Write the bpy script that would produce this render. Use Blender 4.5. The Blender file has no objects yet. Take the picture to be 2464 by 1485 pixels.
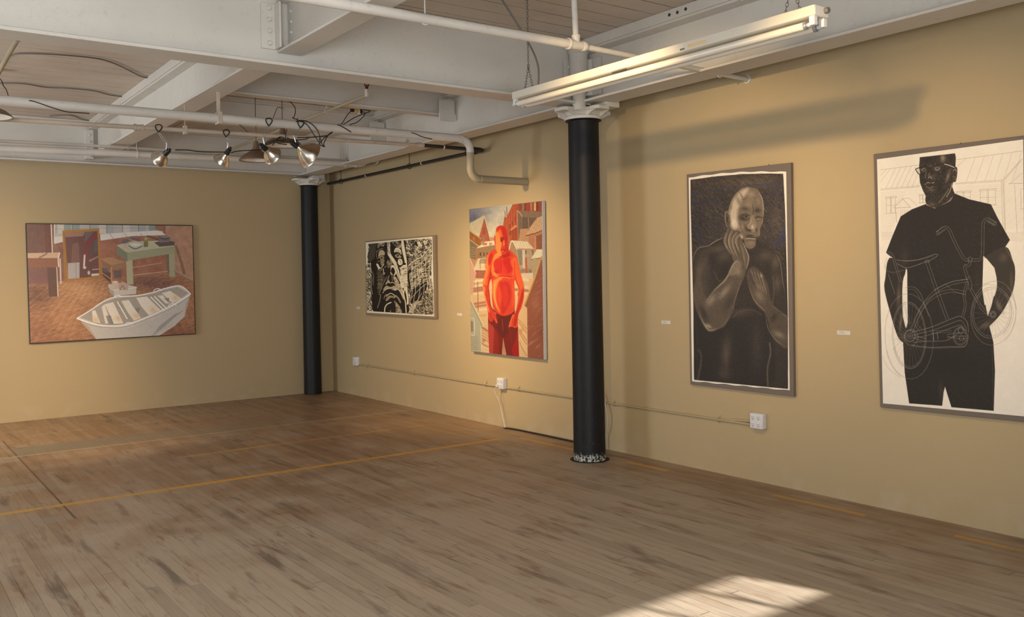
import bpy, math, random
import numpy as np
from mathutils import Vector, Matrix
random.seed(7); np.random.seed(7)
C = bpy.context.scene.collection
PI = math.pi
# ---------------------------------------------------------------- camera, world, lights, exposure
F_PX, YAW, ROLL, CX, CY, EYE = 2149.0, 0.631, -0.0194, 1232.0, 665.0, 1.55
cam = bpy.data.cameras.new('camera'); cam.sensor_width = 36; cam.sensor_fit = 'HORIZONTAL'
cam.lens = F_PX/2464*36; cam.shift_y = (665.0-742.5)/2464; cam.clip_start = .05
co = bpy.data.objects.new('camera', cam); C.objects.link(co)
fw = Vector((math.sin(YAW), math.cos(YAW), 0)); r0 = Vector((math.cos(YAW), -math.sin(YAW), 0)); u0 = Vector((0, 0, 1))
rt = r0*math.cos(ROLL)+u0*math.sin(ROLL); up = -r0*math.sin(ROLL)+u0*math.cos(ROLL)
co.matrix_world = Matrix(((rt.x, up.x, -fw.x, 0), (rt.y, up.y, -fw.y, 0), (rt.z, up.z, -fw.z, EYE), (0, 0, 0, 1)))
bpy.context.scene.camera = co
def at(px, py, **k):
    """a point of the photograph laid on one plane of the room (x=, y= or z=)"""
    d = fw + rt*((px-CX)/F_PX) - up*((py-CY)/F_PX)
    (a, v), = k.items(); i = 'xyz'.index(a); o = Vector((0, 0, EYE))
    return o + d*((v-o[i])/d[i])
W = bpy.data.worlds.new('sky'); bpy.context.scene.world = W; W.use_nodes = True
W.node_tree.nodes['Background'].inputs[0].default_value = (.62, .76, 1, 1)
W.node_tree.nodes['Background'].inputs[1].default_value = .6
vs = bpy.context.scene.view_settings
bpy.context.scene.display_settings.display_device = 'sRGB'
vs.view_transform = 'Standard'; vs.look = 'None'; vs.gamma = 1; vs.use_curve_mapping = False
vs.exposure = 0.0
def light(name, kind, loc, aim, energy, color, **k):
    l = bpy.data.lights.new(name, kind); l.energy = energy; l.color = color
    for a, v in k.items(): setattr(l, a, v)
    o = bpy.data.objects.new(name, l); C.objects.link(o); o.location = loc
    o.rotation_euler = Vector(aim).to_track_quat('-Z', 'Y').to_euler(); return o
DAY = (.93, .97, 1.0); WARM = (1.0, .68, .33)
light('sun', 'SUN', (3, -5, 6), (-.27, .80, -.46), 10.5, (1, .96, .90), angle=.012)
# skylight that enters by the two tall windows behind the camera and the two on the left
for x, e in ((-1.4, 215), (.9, 85)):
    light('window_skylight', 'AREA', (x, -1.02, 1.65), (-.15, 1, .12), e, DAY, shape='RECTANGLE', size=1.5, size_y=1.5)
for y, e in ((3.6, 14), (8.9, 132)):
    light('window_skylight', 'AREA', (-2.95, y, 1.75), (1, .1, .05), e, DAY, shape='RECTANGLE', size=1.6, size_y=1.6)
# warm flood bulbs clamped to the sprinkler pipe of the near bay, outside the picture
light('flood_bulb', 'SPOT', (2.55, 2.27, 2.94), (2.75, .70, -1.22), 160, WARM, spot_size=.92, spot_blend=1, shadow_soft_size=.035)
light('flood_bulb', 'SPOT', (2.55, 3.6, 2.94), (2.75, 1.0, -1.05), 198, WARM, spot_size=1.12, spot_blend=1, shadow_soft_size=.035)
# the four clamp lamps seen in the far bay: (clamp point, socket point, aim, reflector radius, watts)
LAMPS = [((2.004, 7.63, 2.825), (402, 366), 7.60, (-.30, .85, -.42), .072, 240),
         ((2.562, 7.63, 2.828), (549, 364), 7.60, (-.28, .66, -.66), .072, 190),
         ((2.684, 6.96, 2.835), (634, 354), 6.94, (.75, .42, -.45), .076, 270),
         ((2.955, 6.96, 2.84), (708, 348), 6.94, (.84, .08, -.44), .115, 250)]
# ---------------------------------------------------------------- object helpers
def tag(o, label=None, cat=None, group=None, kind=None):
    if label: o['label'] = label
    if cat: o['category'] = cat
    if group: o['group'] = group
    if kind: o['kind'] = kind
    return o
def thing(name, loc, label, cat, group=None):
    o = bpy.data.objects.new(name, None); C.objects.link(o); o.location = loc; o.empty_display_size = .1
    return tag(o, label, cat, group)
class MB:
    def __init__(s): s.v = []; s.f = []; s.m = []
    def add(s, vs_, fs, mi=0):
        b = len(s.v); s.v += [tuple(v) for v in vs_]; s.f += [tuple(i+b for i in f) for f in fs]; s.m += [mi]*len(fs); return s
    def box(s, a, b, mi=0):
        (x0, y0, z0), (x1, y1, z1) = [tuple(min(p, q) for p, q in zip(a, b)), tuple(max(p, q) for p, q in zip(a, b))]
        return s.add([(x0, y0, z0), (x1, y0, z0), (x1, y1, z0), (x0, y1, z0), (x0, y0, z1), (x1, y0, z1), (x1, y1, z1), (x0, y1, z1)],
                     [(0, 3, 2, 1), (4, 5, 6, 7), (0, 1, 5, 4), (1, 2, 6, 5), (2, 3, 7, 6), (3, 0, 4, 7)], mi)
    def prism(s, poly, a, b):
        """closed outline (list of points) moved from offset a to offset b"""
        n = len(poly); a = Vector(a); b = Vector(b)
        return s.add([Vector(p)+a for p in poly]+[Vector(p)+b for p in poly],
                     [tuple(range(n))[::-1], tuple(range(n, 2*n))]+[(i, (i+1) % n, n+(i+1) % n, n+i) for i in range(n)])
    def tube(s, pts, r, n=10, cap=True, closed=False):
        pts = [Vector(p) for p in pts]; m = len(pts); rs = r if isinstance(r, (list, tuple)) else [r]*m
        T = []
        for i in range(m):
            if closed: t = pts[(i+1) % m]-pts[i-1]
            else: t = pts[min(i+1, m-1)]-pts[max(i-1, 0)]
            T.append(t.normalized() if t.length > 1e-9 else Vector((0, 0, 1)))
        u = T[0].orthogonal().normalized(); V = []
        for i in range(m):
            u = (u-T[i]*u.dot(T[i])); u = u.normalized() if u.length > 1e-6 else T[i].orthogonal().normalized()
            w = T[i].cross(u)
            V += [pts[i]+(u*math.cos(2*PI*k/n)+w*math.sin(2*PI*k/n))*rs[i] for k in range(n)]
        Fs = [(i*n+k, i*n+(k+1) % n, ((i+1) % m)*n+(k+1) % n, ((i+1) % m)*n+k) for i in range(m if closed else m-1) for k in range(n)]
        if cap and not closed: Fs += [tuple(range(n))[::-1], tuple((m-1)*n+k for k in range(n))]
        return s.add(V, Fs)
    def lathe(s, prof, o=(0, 0, 0), ax=(0, 0, 1), n=28, mi=0):
        """profile of (radius, height) turned about the axis ax through o"""
        ax = Vector(ax).normalized(); u = ax.orthogonal().normalized(); w = ax.cross(u); o = Vector(o); V = []
        for r, h in prof: V += [o+ax*h+(u*math.cos(2*PI*k/n)+w*math.sin(2*PI*k/n))*r for k in range(n)]
        m = len(prof)
        return s.add(V, [(i*n+k, i*n+(k+1) % n, (i+1)*n+(k+1) % n, (i+1)*n+k) for i in range(m-1) for k in range(n)], mi)
    def cyl(s, a, b, r, n=16):
        return s.tube([a, b], r, n)
    def hexnut(s, o, ax, r, h):
        return s.lathe([(0, 0), (r, 0), (r, h*.7), (r*.75, h), (0, h)], o, ax, 6)
def build(name, mb, mat, parent=None, smooth=True, bevel=0, angle=35, label=None):
    me = bpy.data.meshes.new(name); me.from_pydata([tuple(v) for v in mb.v], [], mb.f); me.validate(); me.update()
    for mm in (mat if isinstance(mat, (list, tuple)) else [mat]): me.materials.append(mm)
    if any(mb.m): me.polygons.foreach_set('material_index', mb.m[:len(me.polygons)])
    if smooth:
        me.polygons.foreach_set('use_smooth', [True]*len(me.polygons))
        me.set_sharp_from_angle(angle=math.radians(angle))
    o = bpy.data.objects.new(name, me); C.objects.link(o)
    if parent is not None:
        o.parent = parent; o.matrix_parent_inverse = Matrix.Translation(-parent.location)
    if bevel:
        b = o.modifiers.new('bevel', 'BEVEL'); b.width = bevel; b.segments = 2; b.limit_method = 'ANGLE'; b.angle_limit = math.radians(40)
    if label: o['label'] = label
    return o
def smooth_path(pts, k=6):
    P = [Vector(p) for p in pts]; out = []
    for i in range(len(P)-1):
        a, b, c, d = P[max(i-1, 0)], P[i], P[i+1], P[min(i+2, len(P)-1)]
        for j in range(k):
            t = j/k
            out.append(.5*((2*b)+(c-a)*t+(2*a-5*b+4*c-d)*t*t+(3*b-a-3*c+d)*t*t*t))
    return out+[P[-1]]
def arc(c, a0, a1, r, e1, e2, n=8):
    c = Vector(c); e1 = Vector(e1); e2 = Vector(e2)
    return [c+e1*(r*math.cos(a0+(a1-a0)*i/n))+e2*(r*math.sin(a0+(a1-a0)*i/n)) for i in range(n+1)]
# ---------------------------------------------------------------- materials
class N:
    def __init__(s, name):
        s.m = bpy.data.materials.new(name); s.m.use_nodes = True; s.t = s.m.node_tree
        s.b = s.t.nodes['Principled BSDF']
    def n(s, ty, ins=None, **k):
        x = s.t.nodes.new('ShaderNode'+ty)
        for a, v in k.items(): setattr(x, a, v)
        for i, v in (ins or {}).items():
            if hasattr(v, 'is_output'): s.t.links.new(v, x.inputs[i])
            else: x.inputs[i].default_value = v
        return x
    def math(s, op, a, b=0.0, c=0.0, clamp=False):
        return s.n('Math', {0: a, 1: b, 2: c}, operation=op, use_clamp=clamp).outputs[0]
    def noise(s, vec, scale, detail=3, rough=.55, dist=0):
        return s.n('TexNoise', {'Vector': vec, 'Scale': scale, 'Detail': detail, 'Roughness': rough, 'Distortion': dist}).outputs[0]
    def mix(s, f, a, b):
        x = s.n('Mix', data_type='RGBA')
        for i, v in ((0, f), (6, a), (7, b)):
            if hasattr(v, 'is_output'): s.t.links.new(v, x.inputs[i])
            else: x.inputs[i].default_value = v if i == 0 else (*v, 1)[:4]
        return x.outputs[2]
    def ramp(s, f, lo, hi):
        return s.n('MapRange', {0: f, 1: lo, 2: hi, 3: 0.0, 4: 1.0}).outputs[0]
    def pos(s): return s.n('NewGeometry').outputs['Position']
    def scale(s, v, sc): return s.n('Mapping', {0: v, 3: sc}).outputs[0]
    def bump(s, h, strength=.3, dist=.01):
        s.set('Normal', s.n('Bump', {'Strength': strength, 'Distance': dist, 'Height': h}).outputs[0])
    def set(s, k, v):
        if hasattr(v, 'is_output'): s.t.links.new(v, s.b.inputs[k])
        else: s.b.inputs[k].default_value = v if not isinstance(v, tuple) else (*v, 1)[:4]
def plain(name, col, rough=.5, metal=0, var=.08, sc=12, bump=.05):
    q = N(name); p = q.pos(); f = q.noise(p, sc, 4)
    q.set('Base Color', q.mix(f, tuple(c*(1-var) for c in col), tuple(min(1, c*(1+var)) for c in col)))
    q.set('Roughness', rough); q.set('Metallic', metal)
    if bump: q.bump(q.noise(p, sc*8, 3), bump, .004)
    return q.m
def srgb(r, g, b): return tuple(((c/255)/12.92 if c/255 <= .04045 else ((c/255+.055)/1.055)**2.4) for c in (r, g, b))
# white paint of the ironwork and ceiling: layered, slightly dirty, with hairline cracks
def paint(name, col, crack=.0, grime=.25, rough=.55, boards=None):
    q = N(name); p = q.pos(); n1 = q.noise(p, 1.3, 5); n2 = q.noise(p, 22, 4)
    c = q.mix(q.ramp(n1, .35, .75), col, tuple(a*(1-grime*.45) for a in col))
    c = q.mix(q.math('MULTIPLY', q.ramp(n2, .60, .74), grime), c, tuple(a*.62 for a in col))
    h = q.math('MULTIPLY', n2, .4)
    if crack:
        v = q.n('TexVoronoi', {'Vector': q.n('Mapping', {0: p, 3: (26, 26, 40)}).outputs[0], 'Scale': 1.0}, feature='DISTANCE_TO_EDGE').outputs[0]
        m = q.math('MULTIPLY', q.math('LESS_THAN', v, .012), q.ramp(q.noise(p, 2.1, 4), .52, .60))
        m = q.math('MULTIPLY', m, q.ramp(n2, .42, .55)); c = q.mix(q.math('MULTIPLY', m, crack), c, tuple(a*.35 for a in col))
        h = q.math('SUBTRACT', h, m)
    if boards:
        sx = q.n('SeparateXYZ', {0: p})
        lf = q.math('LESS_THAN', sx.outputs[0], 2.3); nr = q.math('LESS_THAN', sx.outputs[1], 5.7)
        alongx = q.math('MAXIMUM', lf, nr)          # boards run along x except in the far right bay
        u = q.n('Mix', {0: alongx, 2: sx.outputs[0], 3: sx.outputs[1]}, data_type='FLOAT').outputs[0]
        w = q.n('Mix', {0: alongx, 2: .30, 3: .20}, data_type='FLOAT').outputs[0]
        cell = q.math('DIVIDE', u, w); fr = q.math('FRACT', cell); idn = q.math('FLOOR', cell)
        gap = q.math('LESS_THAN', q.math('ABSOLUTE', q.math('SUBTRACT', fr, .5)), .025)
        wn = q.n('TexWhiteNoise', {'W': idn}, noise_dimensions='1D').outputs[0]
        c = q.mix(q.math('MULTIPLY', wn, .14), c, tuple(a*.6 for a in col))
        gw = q.math('MULTIPLY', gap, q.math('ADD', q.math('ADD', .22, q.math('MULTIPLY', q.math('LESS_THAN', sx.outputs[1], 5.6), .3)), q.math('MULTIPLY', q.ramp(q.noise(p, 1.7, 4), .45, .6), .6)))
        c = q.mix(gw, c, tuple(a*.22 for a in col)); h = q.math('SUBTRACT', h, q.math('MULTIPLY', gap, 2))
    q.set('Base Color', c); q.set('Roughness', rough); q.bump(h, .25, .006); return q.m
M = {}
M['iron_white'] = paint('iron_white_paint', (.66, .635, .585), crack=.38, grime=.25)
M['pipe_white'] = paint('pipe_white_paint', (.68, .645, .59), grime=.55)
M['pipe_rusty'] = paint('pipe_rusty_paint', (.62, .52, .42), grime=.9)
M['ceiling'] = paint('ceiling_boards', (.65, .57, .49), grime=.45, boards=True, rough=.7)
M['tan_pipe'] = paint('tan_painted_pipe', (.42, .36, .24), grime=.4)
def wall_mat():
    q = N('tan_wall_paint'); p = q.pos(); a = q.noise(p, .8, 4); b = q.noise(p, 60, 3)
    c = q.mix(a, (.43, .33, .185), (.47, .365, .21)); c = q.mix(q.math('MULTIPLY', b, .12), c, (.36, .27, .15))
    z = q.n('SeparateXYZ', {0: p}).outputs[2]
    sc = q.math('MULTIPLY', q.ramp(z, .22, .02), q.ramp(q.noise(p, 5, 4), .5, .68))   # scuffs just above the floor
    c = q.mix(q.math('MULTIPLY', sc, .22), c, (.55, .50, .42))
    q.set('Base Color', c); q.set('Roughness', .62); q.bump(b, .10, .004); return q.m
M['wall'] = wall_mat()
M['white_wall'] = plain('white_plaster', (.62, .60, .56), .8)
def floor_mat():
    q = N('worn_board_floor'); p = q.pos(); s = q.n('SeparateXYZ', {0: p}); x, y = s.outputs[0], s.outputs[1]
    BW = .0635
    cx_ = q.math('DIVIDE', x, BW); bid = q.math('FLOOR', cx_); fx = q.math('FRACT', cx_)
    off = q.n('TexWhiteNoise', {'W': bid}, noise_dimensions='1D').outputs[0]
    ly = q.math('ADD', q.math('DIVIDE', y, 2.6), q.math('MULTIPLY', off, 7)); lid = q.math('FLOOR', ly); fy = q.math('FRACT', ly)
    rnd = q.n('TexWhiteNoise', {'Vector': q.n('CombineXYZ', {0: bid, 1: lid}).outputs[0]}, noise_dimensions='2D').outputs[0]
    grain = q.noise(q.scale(p, (70, 2.6, 1)), 1, 5, .65); mid = q.noise(q.scale(p, (9, 1.3, 1)), 1, 4, .6, .4)
    big = q.noise(p, .55, 4, .6); blot = q.noise(p, 2.2, 5, .6)
    worn = q.mix(grain, (.36, .28, .20), (.55, .455, .345)); var = (.225, .118, .058)
    # varnish is left near the walls and in the far bay, walked off in the middle
    far = q.math('MAXIMUM', q.math('MULTIPLY', q.ramp(y, 4.2, 7.6), .86), q.math('MULTIPLY', q.ramp(x, 4.2, 5.1), .78))
    k = q.math('ADD', far, q.math('MULTIPLY', q.math('SUBTRACT', blot, .5), 1.7))
    k = q.math('ADD', k, q.math('MULTIPLY', q.math('SUBTRACT', big, .5), .9))
    c = q.mix(q.math('MULTIPLY', q.ramp(k, .15, .95), .86), worn, q.mix(grain, var, (.34, .205, .112)))
    c = q.mix(q.math('MULTIPLY', q.ramp(mid, .57, .70), .62), c, (.085, .062, .045))          # dark streaks along the grain
    m2 = q.noise(q.scale(p, (11, 1.7, 1)), 1.3, 4, .6, .2)
    c = q.mix(q.math('MULTIPLY', q.ramp(m2, .57, .68), .55), c, (.21, .095, .045))             # reddish left-over varnish
    m3 = q.noise(q.scale(p, (7, .9, 1)), 1.9, 4, .6, .2)
    c = q.mix(q.math('MULTIPLY', q.ramp(m3, .58, .74), .34), c, (.43, .37, .29))               # pale scuffed boards
    c = q.mix(q.math('MULTIPLY', q.math('SUBTRACT', rnd, .5), .34), c, (.42, .36, .28))
    c = q.mix(q.math('MULTIPLY', q.math('SUBTRACT', .5, rnd), .40), c, (.06, .045, .03))
    def band(v, a, b): return q.math('MULTIPLY', q.math('GREATER_THAN', v, a), q.math('LESS_THAN', v, b))
    wv = q.noise(q.scale(p, (16, 40, 1)), 1, 4, .7)
    def stripe(c, msk, col, keep, lo, hi, sc=1.3):
        wear = q.ramp(q.math('ADD', q.math('MULTIPLY', q.noise(p, sc, 3), .7), q.math('MULTIPLY', wv, .35)), lo, hi)
        return q.mix(q.math('MULTIPLY', q.math('MULTIPLY', msk, wear), keep), c, col)
    # pale repaired band across the far bay and the patched boards at its left end
    m = q.math('MULTIPLY', band(y, 9.26, 9.72), q.math('GREATER_THAN', x, 1.15)); c = q.mix(q.math('MULTIPLY', m, q.ramp(x, 4.6, 1.6)), c, q.mix(grain, (.20, .165, .12), (.27, .23, .18)))
    for a, b in ((9.95, 10.2), (8.96, 9.2), (7.66, 7.88), (6.50, 6.66)):
        m = q.math('MULTIPLY', band(y, a, b), q.math('LESS_THAN', x, 1.14)); c = q.mix(q.math('MULTIPLY', m, .6), c, (.33, .29, .23))
    m = q.math('MULTIPLY', band(x, 1.125, 1.14), band(y, 6.5, 10.25)); c = q.mix(q.math('MULTIPLY', m, .75), c, (.05, .035, .025))
    YEL = (.66, .35, .05)
    c = stripe(c, q.math('MULTIPLY', band(y, 6.93, 7.005), band(x, -3, 4.92)), YEL, .80, .41, .52, 2.6)
    c = stripe(c, q.math('MULTIPLY', band(y, 6.94, 7.00), band(x, 1.95, 4.92)), YEL, .72, .10, .30)
    c = stripe(c, q.math('MULTIPLY', band(y, 8.14, 8.20), band(x, -3, 5.05)), YEL, .62, .48, .60)
    c = stripe(c, band(y, 9.195, 9.235), (.48, .42, .28), .65, .30, .50)
    c = stripe(c, q.math('MULTIPLY', band(y, 10.42, 10.45), band(x, 1.4, 5.2)), (.48, .42, .30), .6, .50, .58, 5)
    seg = q.math('ADD', q.math('ADD', band(y, 4.95, 5.42), band(y, 3.25, 3.95)), q.math('ADD', band(y, 2.0, 2.68), band(y, 6.05, 6.9)))
    c = stripe(c, q.math('MULTIPLY', band(x, 5.07, 5.115), seg), YEL, .75, .36, .50, 3)
    # seams, nail holes, plaster crumbs
    seam = q.math('MAXIMUM', q.math('LESS_THAN', fx, .035), q.math('LESS_THAN', fy, .0018))
    c = q.mix(q.math('MULTIPLY', seam, q.math('ADD', .22, q.math('MULTIPLY', q.ramp(q.noise(p, 1.1, 4), .42, .62), .6))), c, (.035, .025, .018))
    v = q.n('TexVoronoi', {'Vector': p, 'Scale': 4.3}).outputs[0]
    c = q.mix(q.math('MULTIPLY', q.math('LESS_THAN', v, .016), .8), c, (.62, .60, .55))
    v = q.n('TexVoronoi', {'Vector': q.scale(p, (1, 1, 1)), 'Scale': 9.0}).outputs[0]
    c = q.mix(q.math('MULTIPLY', q.math('LESS_THAN', v, .045), .55), c, (.05, .035, .025))
    sc = q.math('MULTIPLY', q.ramp(q.noise(q.scale(p, (1.2, 1, 1)), 3.1, 5, .7), .66, .78), .34)
    c = q.mix(sc, c, (.45, .42, .37))
    q.set('Base Color', c); q.set('Roughness', q.n('MapRange', {0: k, 1: .1, 2: .9, 3: .60, 4: .40}).outputs[0]); q.set('Specular IOR Level', .35)
    q.bump(q.math('SUBTRACT', q.math('MULTIPLY', grain, .35), seam), .35, .004); return q.m
M['floor'] = floor_mat()
def column_mat():
    q = N('black_column_paint'); p = q.pos(); s = q.n('SeparateXYZ', {0: p}); z = s.outputs[2]
    c = q.mix(q.noise(p, 14, 4), (.008, .008, .009), (.014, .014, .016))
    drip = q.noise(q.scale(p, (60, 60, 5)), 1, 4, .7); chip = q.noise(p, 55, 5, .7)
    m = q.math('MULTIPLY', q.ramp(q.math('ADD', z, q.math('MULTIPLY', drip, -.13)), .0, -.035), q.ramp(chip, .47, .53))
    m = q.math('MULTIPLY', m, q.math('LESS_THAN', s.outputs[1], 8))
    right = q.math('MULTIPLY', q.ramp(s.outputs[1], 5.68, 5.60), q.ramp(z, .85, .05))
    m2 = q.math('MULTIPLY', q.ramp(q.noise(p, 95, 3, .6), .70, .72), right)
    m = q.math('MAXIMUM', m, q.math('MULTIPLY', m2, .9))
    q.set('Base Color', q.mix(m, c, (.62, .60, .54))); q.set('Roughness', .5); q.set('Specular IOR Level', .28); q.bump(q.noise(p, 30, 3), .12, .004); return q.m
M['column'] = column_mat()
M['black'] = plain('black_rubber', (.012, .012, .012), .5)
M['black_pipe'] = plain('black_steel_pipe', (.022, .020, .018), .45, var=.5, sc=40)
M['cord'] = plain('black_cord', (.018, .015, .013), .6)
M['white_cord'] = plain('white_cord', (.62, .58, .50), .5)
M['plastic'] = plain('white_plastic', (.66, .66, .68), .38)
M['slot'] = plain('dark_slot', (.04, .04, .04), .6)
M['galv'] = plain('galvanised_steel', (.52, .54, .58), .38, .8)
M['fixture'] = plain('enamelled_steel', (.64, .60, .51), .38, var=.03)
M['tube'] = plain('frosted_tube', (.72, .67, .57), .22, var=.02)
M['chain'] = plain('dull_chain', (.13, .12, .11), .5, .4)
M['gold_box'] = plain('brassy_box', (.42, .34, .20), .45, .6)
M['cable_grey'] = plain('grey_cable', (.15, .135, .12), .6)
M['conduit'] = paint('tan_conduit', (.42, .335, .195), grime=.3)
M['enamel_brown'] = plain('brown_enamel_shade', (.17, .115, .075), .5)
M['shade_white'] = plain('white_shade_lining', (.70, .66, .58), .4)
M['red'] = plain('red_sprinkler_bulb', (.30, .02, .015), .3)
M['bronze'] = plain('dark_bronze', (.05, .035, .03), .4, .5)
M['yellow'] = plain('yellow_plug', (.60, .42, .16), .4)
M['sticker'] = plain('yellowed_sticker', (.72, .52, .28), .5)
M['paper_label'] = plain('label_paper', (.62, .60, .56), .7)
M['ink'] = plain('grey_ink', (.22, .21, .20), .7)
M['backing'] = plain('grey_backing_board', (.155, .128, .112), .7, var=.05)
M['backing_tan'] = plain('tan_backing_board', (.25, .185, .125), .7, var=.05)
M['wood_frame'] = plain('dark_painted_edge', (.035, .018, .018), .5)
M['canvas_edge'] = plain('primed_canvas_edge', (.66, .66, .68), .6)
M['gap'] = plain('black_gap', (.006, .005, .005), .8)
def alu():
    q = N('spun_aluminium'); q.set('Base Color', (.72, .69, .64)); q.set('Metallic', 1.0); q.set('Roughness', .20)
    q.bump(q.noise(q.scale(q.pos(), (40, 40, 160)), 1, 2), .06, .003); return q.m
M['alu'] = alu()
def bulb():
    q = N('lit_bulb'); q.set('Base Color', (.9, .85, .75)); q.set('Emission Color', (1, .74, .40)); q.set('Emission Strength', 14.0); return q.m
M['bulb'] = bulb()
# ---------------------------------------------------------------- room shell
WX, WY, WW, WS, CEIL = 5.33, 11.58, -3.0, -1.1, 3.47     # right wall, back wall, left wall, front wall, ceiling
def struct(name, mb, mat, **k):
    o = build(name, mb, mat, smooth=False, **k); o['kind'] = 'structure'; return o
struct('floor', MB().box((WW-.2, WS-.2, -.12), (WX+.2, WY+.2, 0)), M['floor'])
struct('ceiling', MB().box((WW-.2, WS-.2, CEIL), (WX+.2, WY+.2, CEIL+.12)), M['ceiling'])
struct('wall_right', MB().box((WX, WS-.2, 0), (WX+.2, WY+.2, CEIL)), M['wall'])
struct('wall_back', MB().box((WW-.2, WY, 0), (WX, WY+.2, CEIL)), M['wall'])
def pierced(lo, hi, holes, fixed, thick, axis):
    """wall slab with rectangular openings; holes = (a0, a1, z0, z1) along the wall"""
    mb = MB(); xs = sorted({lo, hi, *[h[0] for h in holes], *[h[1] for h in holes]}); zs = sorted({0, CEIL, *[h[2] for h in holes], *[h[3] for h in holes]})
    for i in range(len(xs)-1):
        for j in range(len(zs)-1):
            cx_, cz = (xs[i]+xs[i+1])/2, (zs[j]+zs[j+1])/2
            if any(h[0] < cx_ < h[1] and h[2] < cz < h[3] for h in holes): continue
            if axis == 'x': mb.box((xs[i], fixed, zs[j]), (xs[i+1], fixed+thick, zs[j+1]))
            else: mb.box((fixed, xs[i], zs[j]), (fixed+thick, xs[i+1], zs[j+1]))
    return mb
SH = [(-2.15, -.65, .9, 2.1), (.15, 1.65, .9, 2.1), (3.25, 5.05, 2.125, 2.475)]
SL = [(2.8, 4.4, .9, 2.6), (8.1, 9.7, .9, 2.6)]
struct('wall_front', pierced(WW-.2, WX, SH, WS-.2, .2, 'x'), M['white_wall'])
struct('wall_left', pierced(WS-.2, WY, SL, WW-.2, .2, 'y'), M['white_wall'])
def window(i, h, axis):
    mb = MB(); a0, a1, z0, z1 = h; b = .022
    def bar(p, q_, r_, s_):
        if axis == 'x': mb.box((p, WS-.12, r_), (q_, WS-.08, s_))
        else: mb.box((WW-.12, p, r_), (WW-.08, q_, s_))
    bar(a0, a1, z0, z0+.04 if z1-z0 > .5 else z0+.004); bar(a0, a1, z1-.04 if z1-z0 > .5 else z1-.004, z1)
    n = 4; sm = z1-z0 <= .5
    for k in range((5 if sm else n)+1):
        x = a0+(a1-a0)*k/(5 if sm else n); bar(max(a0, x-b/2), min(a1, x+b/2), z0, z1)
    if not sm:
        for k in range(1, 4): z = z0+(z1-z0)*k/4; bar(a0, a1, z-b/2, z+b/2)
    o = build('window_%d' % i, mb, M['iron_white'], smooth=False); o['kind'] = 'structure'
for i, h in enumerate(SH): window(i+1, h, 'x')
for i, h in enumerate(SL): window(i+4, h, 'y')
# ---------------------------------------------------------------- steel beams
def beam(name, label, axis, a0, a1, mid, z0, z1, fl, web=.012, ft=.018, nail=.0, parts=None, group=None):
    """I beam along an axis ('x' or 'y'); mid = centre across, fl = flange width"""
    def P(a, c, z): return (a, c, z) if axis == 'x' else (c, a, z)
    t = thing(name, P((a0+a1)/2, mid, z0), label, 'beam', group)
    build('web', MB().box(P(a0, mid-web/2, z0+ft), P(a1, mid+web/2, z1-nail)), M['iron_white'], t, bevel=.002)
    build('bottom_flange', MB().box(P(a0, mid-fl/2, z0), P(a1, mid+fl/2, z0+ft)), M['iron_white'], t, bevel=.003)
    build('top_flange', MB().box(P(a0, mid-fl/2, z1-nail-ft), P(a1, mid+fl/2, z1-nail)), M['iron_white'], t, bevel=.003)
    if nail: build('nailing_board', MB().box(P(a0, mid-fl/2-.012, z1-nail), P(a1, mid+fl/2+.012, z1)), M['iron_white'], t, bevel=.003)
    return t
def bolts(t, pts, ax, r=.016, h=.014):
    for p in pts: build('bolt', MB().hexnut(p, ax, r, h), M['iron_white'], t)
CT = CEIL-.002
gb = beam('steel_beam', 'deep white steel girder crossing the room at the near black column', 'x', WW+.01, 4.915, 5.68, 2.955, CT, .22, ft=.022)
build('clip_angle', MB().box((2.145, 5.655, 3.075), (2.245, 5.672, 3.372)).box((2.235, 5.57, 3.075), (2.247, 5.662, 3.372)), M['iron_white'], gb, bevel=.002)
bolts(gb, [(2.195, 5.655, z) for z in (3.11, 3.19, 3.265, 3.34)], (0, -1, 0), .017, .02)
gr = beam('steel_beam', 'long white steel girder running beside the right wall over both columns', 'y', WS+.01, WY-.01, 4.925, 2.965, CT, .25, nail=.075)
for y, z in ((4.55, 3.43), (4.47, 3.428), (4.39, 3.432)): build('bolt_hole', MB().cyl((4.789, y, z), (4.785, y, z), .012), M['slot'], gr)
bolts(gr, [(4.81, 3.9, 3.375)], (-1, 0, 0), .012, .012)
bb = beam('steel_beam', 'white steel beam capping the back wall above the boat painting', 'x', WW+.01, 4.915, 11.43, 2.968, CT, .14, nail=.045)
build('clip_angle', MB().box((2.16, 11.345, 3.02), (2.245, 11.424, 3.36)), M['iron_white'], bb, bevel=.002)
bolts(bb, [(2.20, 11.345, z) for z in (3.08, 3.22, 3.30)], (0, -1, 0), .014, .016)
bn = beam('steel_beam', 'white cross beam of the near bay meeting the deep girder at upper left', 'y', WS+.01, 5.66, 2.335, 3.055, CT, .165, nail=.06)
bolts(bn, [(2.329, 5.60, z) for z in (3.12, 3.19, 3.26, 3.33)], (-1, 0, 0), .009, .01)
bf = beam('steel_beam', 'white cross beam of the far bay between the girder and the back wall', 'y', 5.70, 11.36, 2.30, 3.045, CT, .20, nail=.075)
bolts(bf, [(2.19, 6.75, 3.38)], (-1, 0, 0), .012, .012)
def joist(y, label):
    t = beam('steel_joist', label, 'x', 2.41, 4.86, y, 3.19, CT, .12, nail=.03, ft=.10 if False else .016)
    build('clip_angle', MB().box((4.72, y-.085, 3.13), (4.90, y-.07, 3.34)), M['iron_white'], t, bevel=.002)
    bolts(t, [(4.77, y-.085, 3.24), (4.82, y-.085, 3.24)], (0, -1, 0), .012, .012); return t
joist(7.72, 'shallow white joist just beyond the deep girder, nearer of two')
joist(9.22, 'shallow white joist behind the junction box, farther of two')
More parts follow.
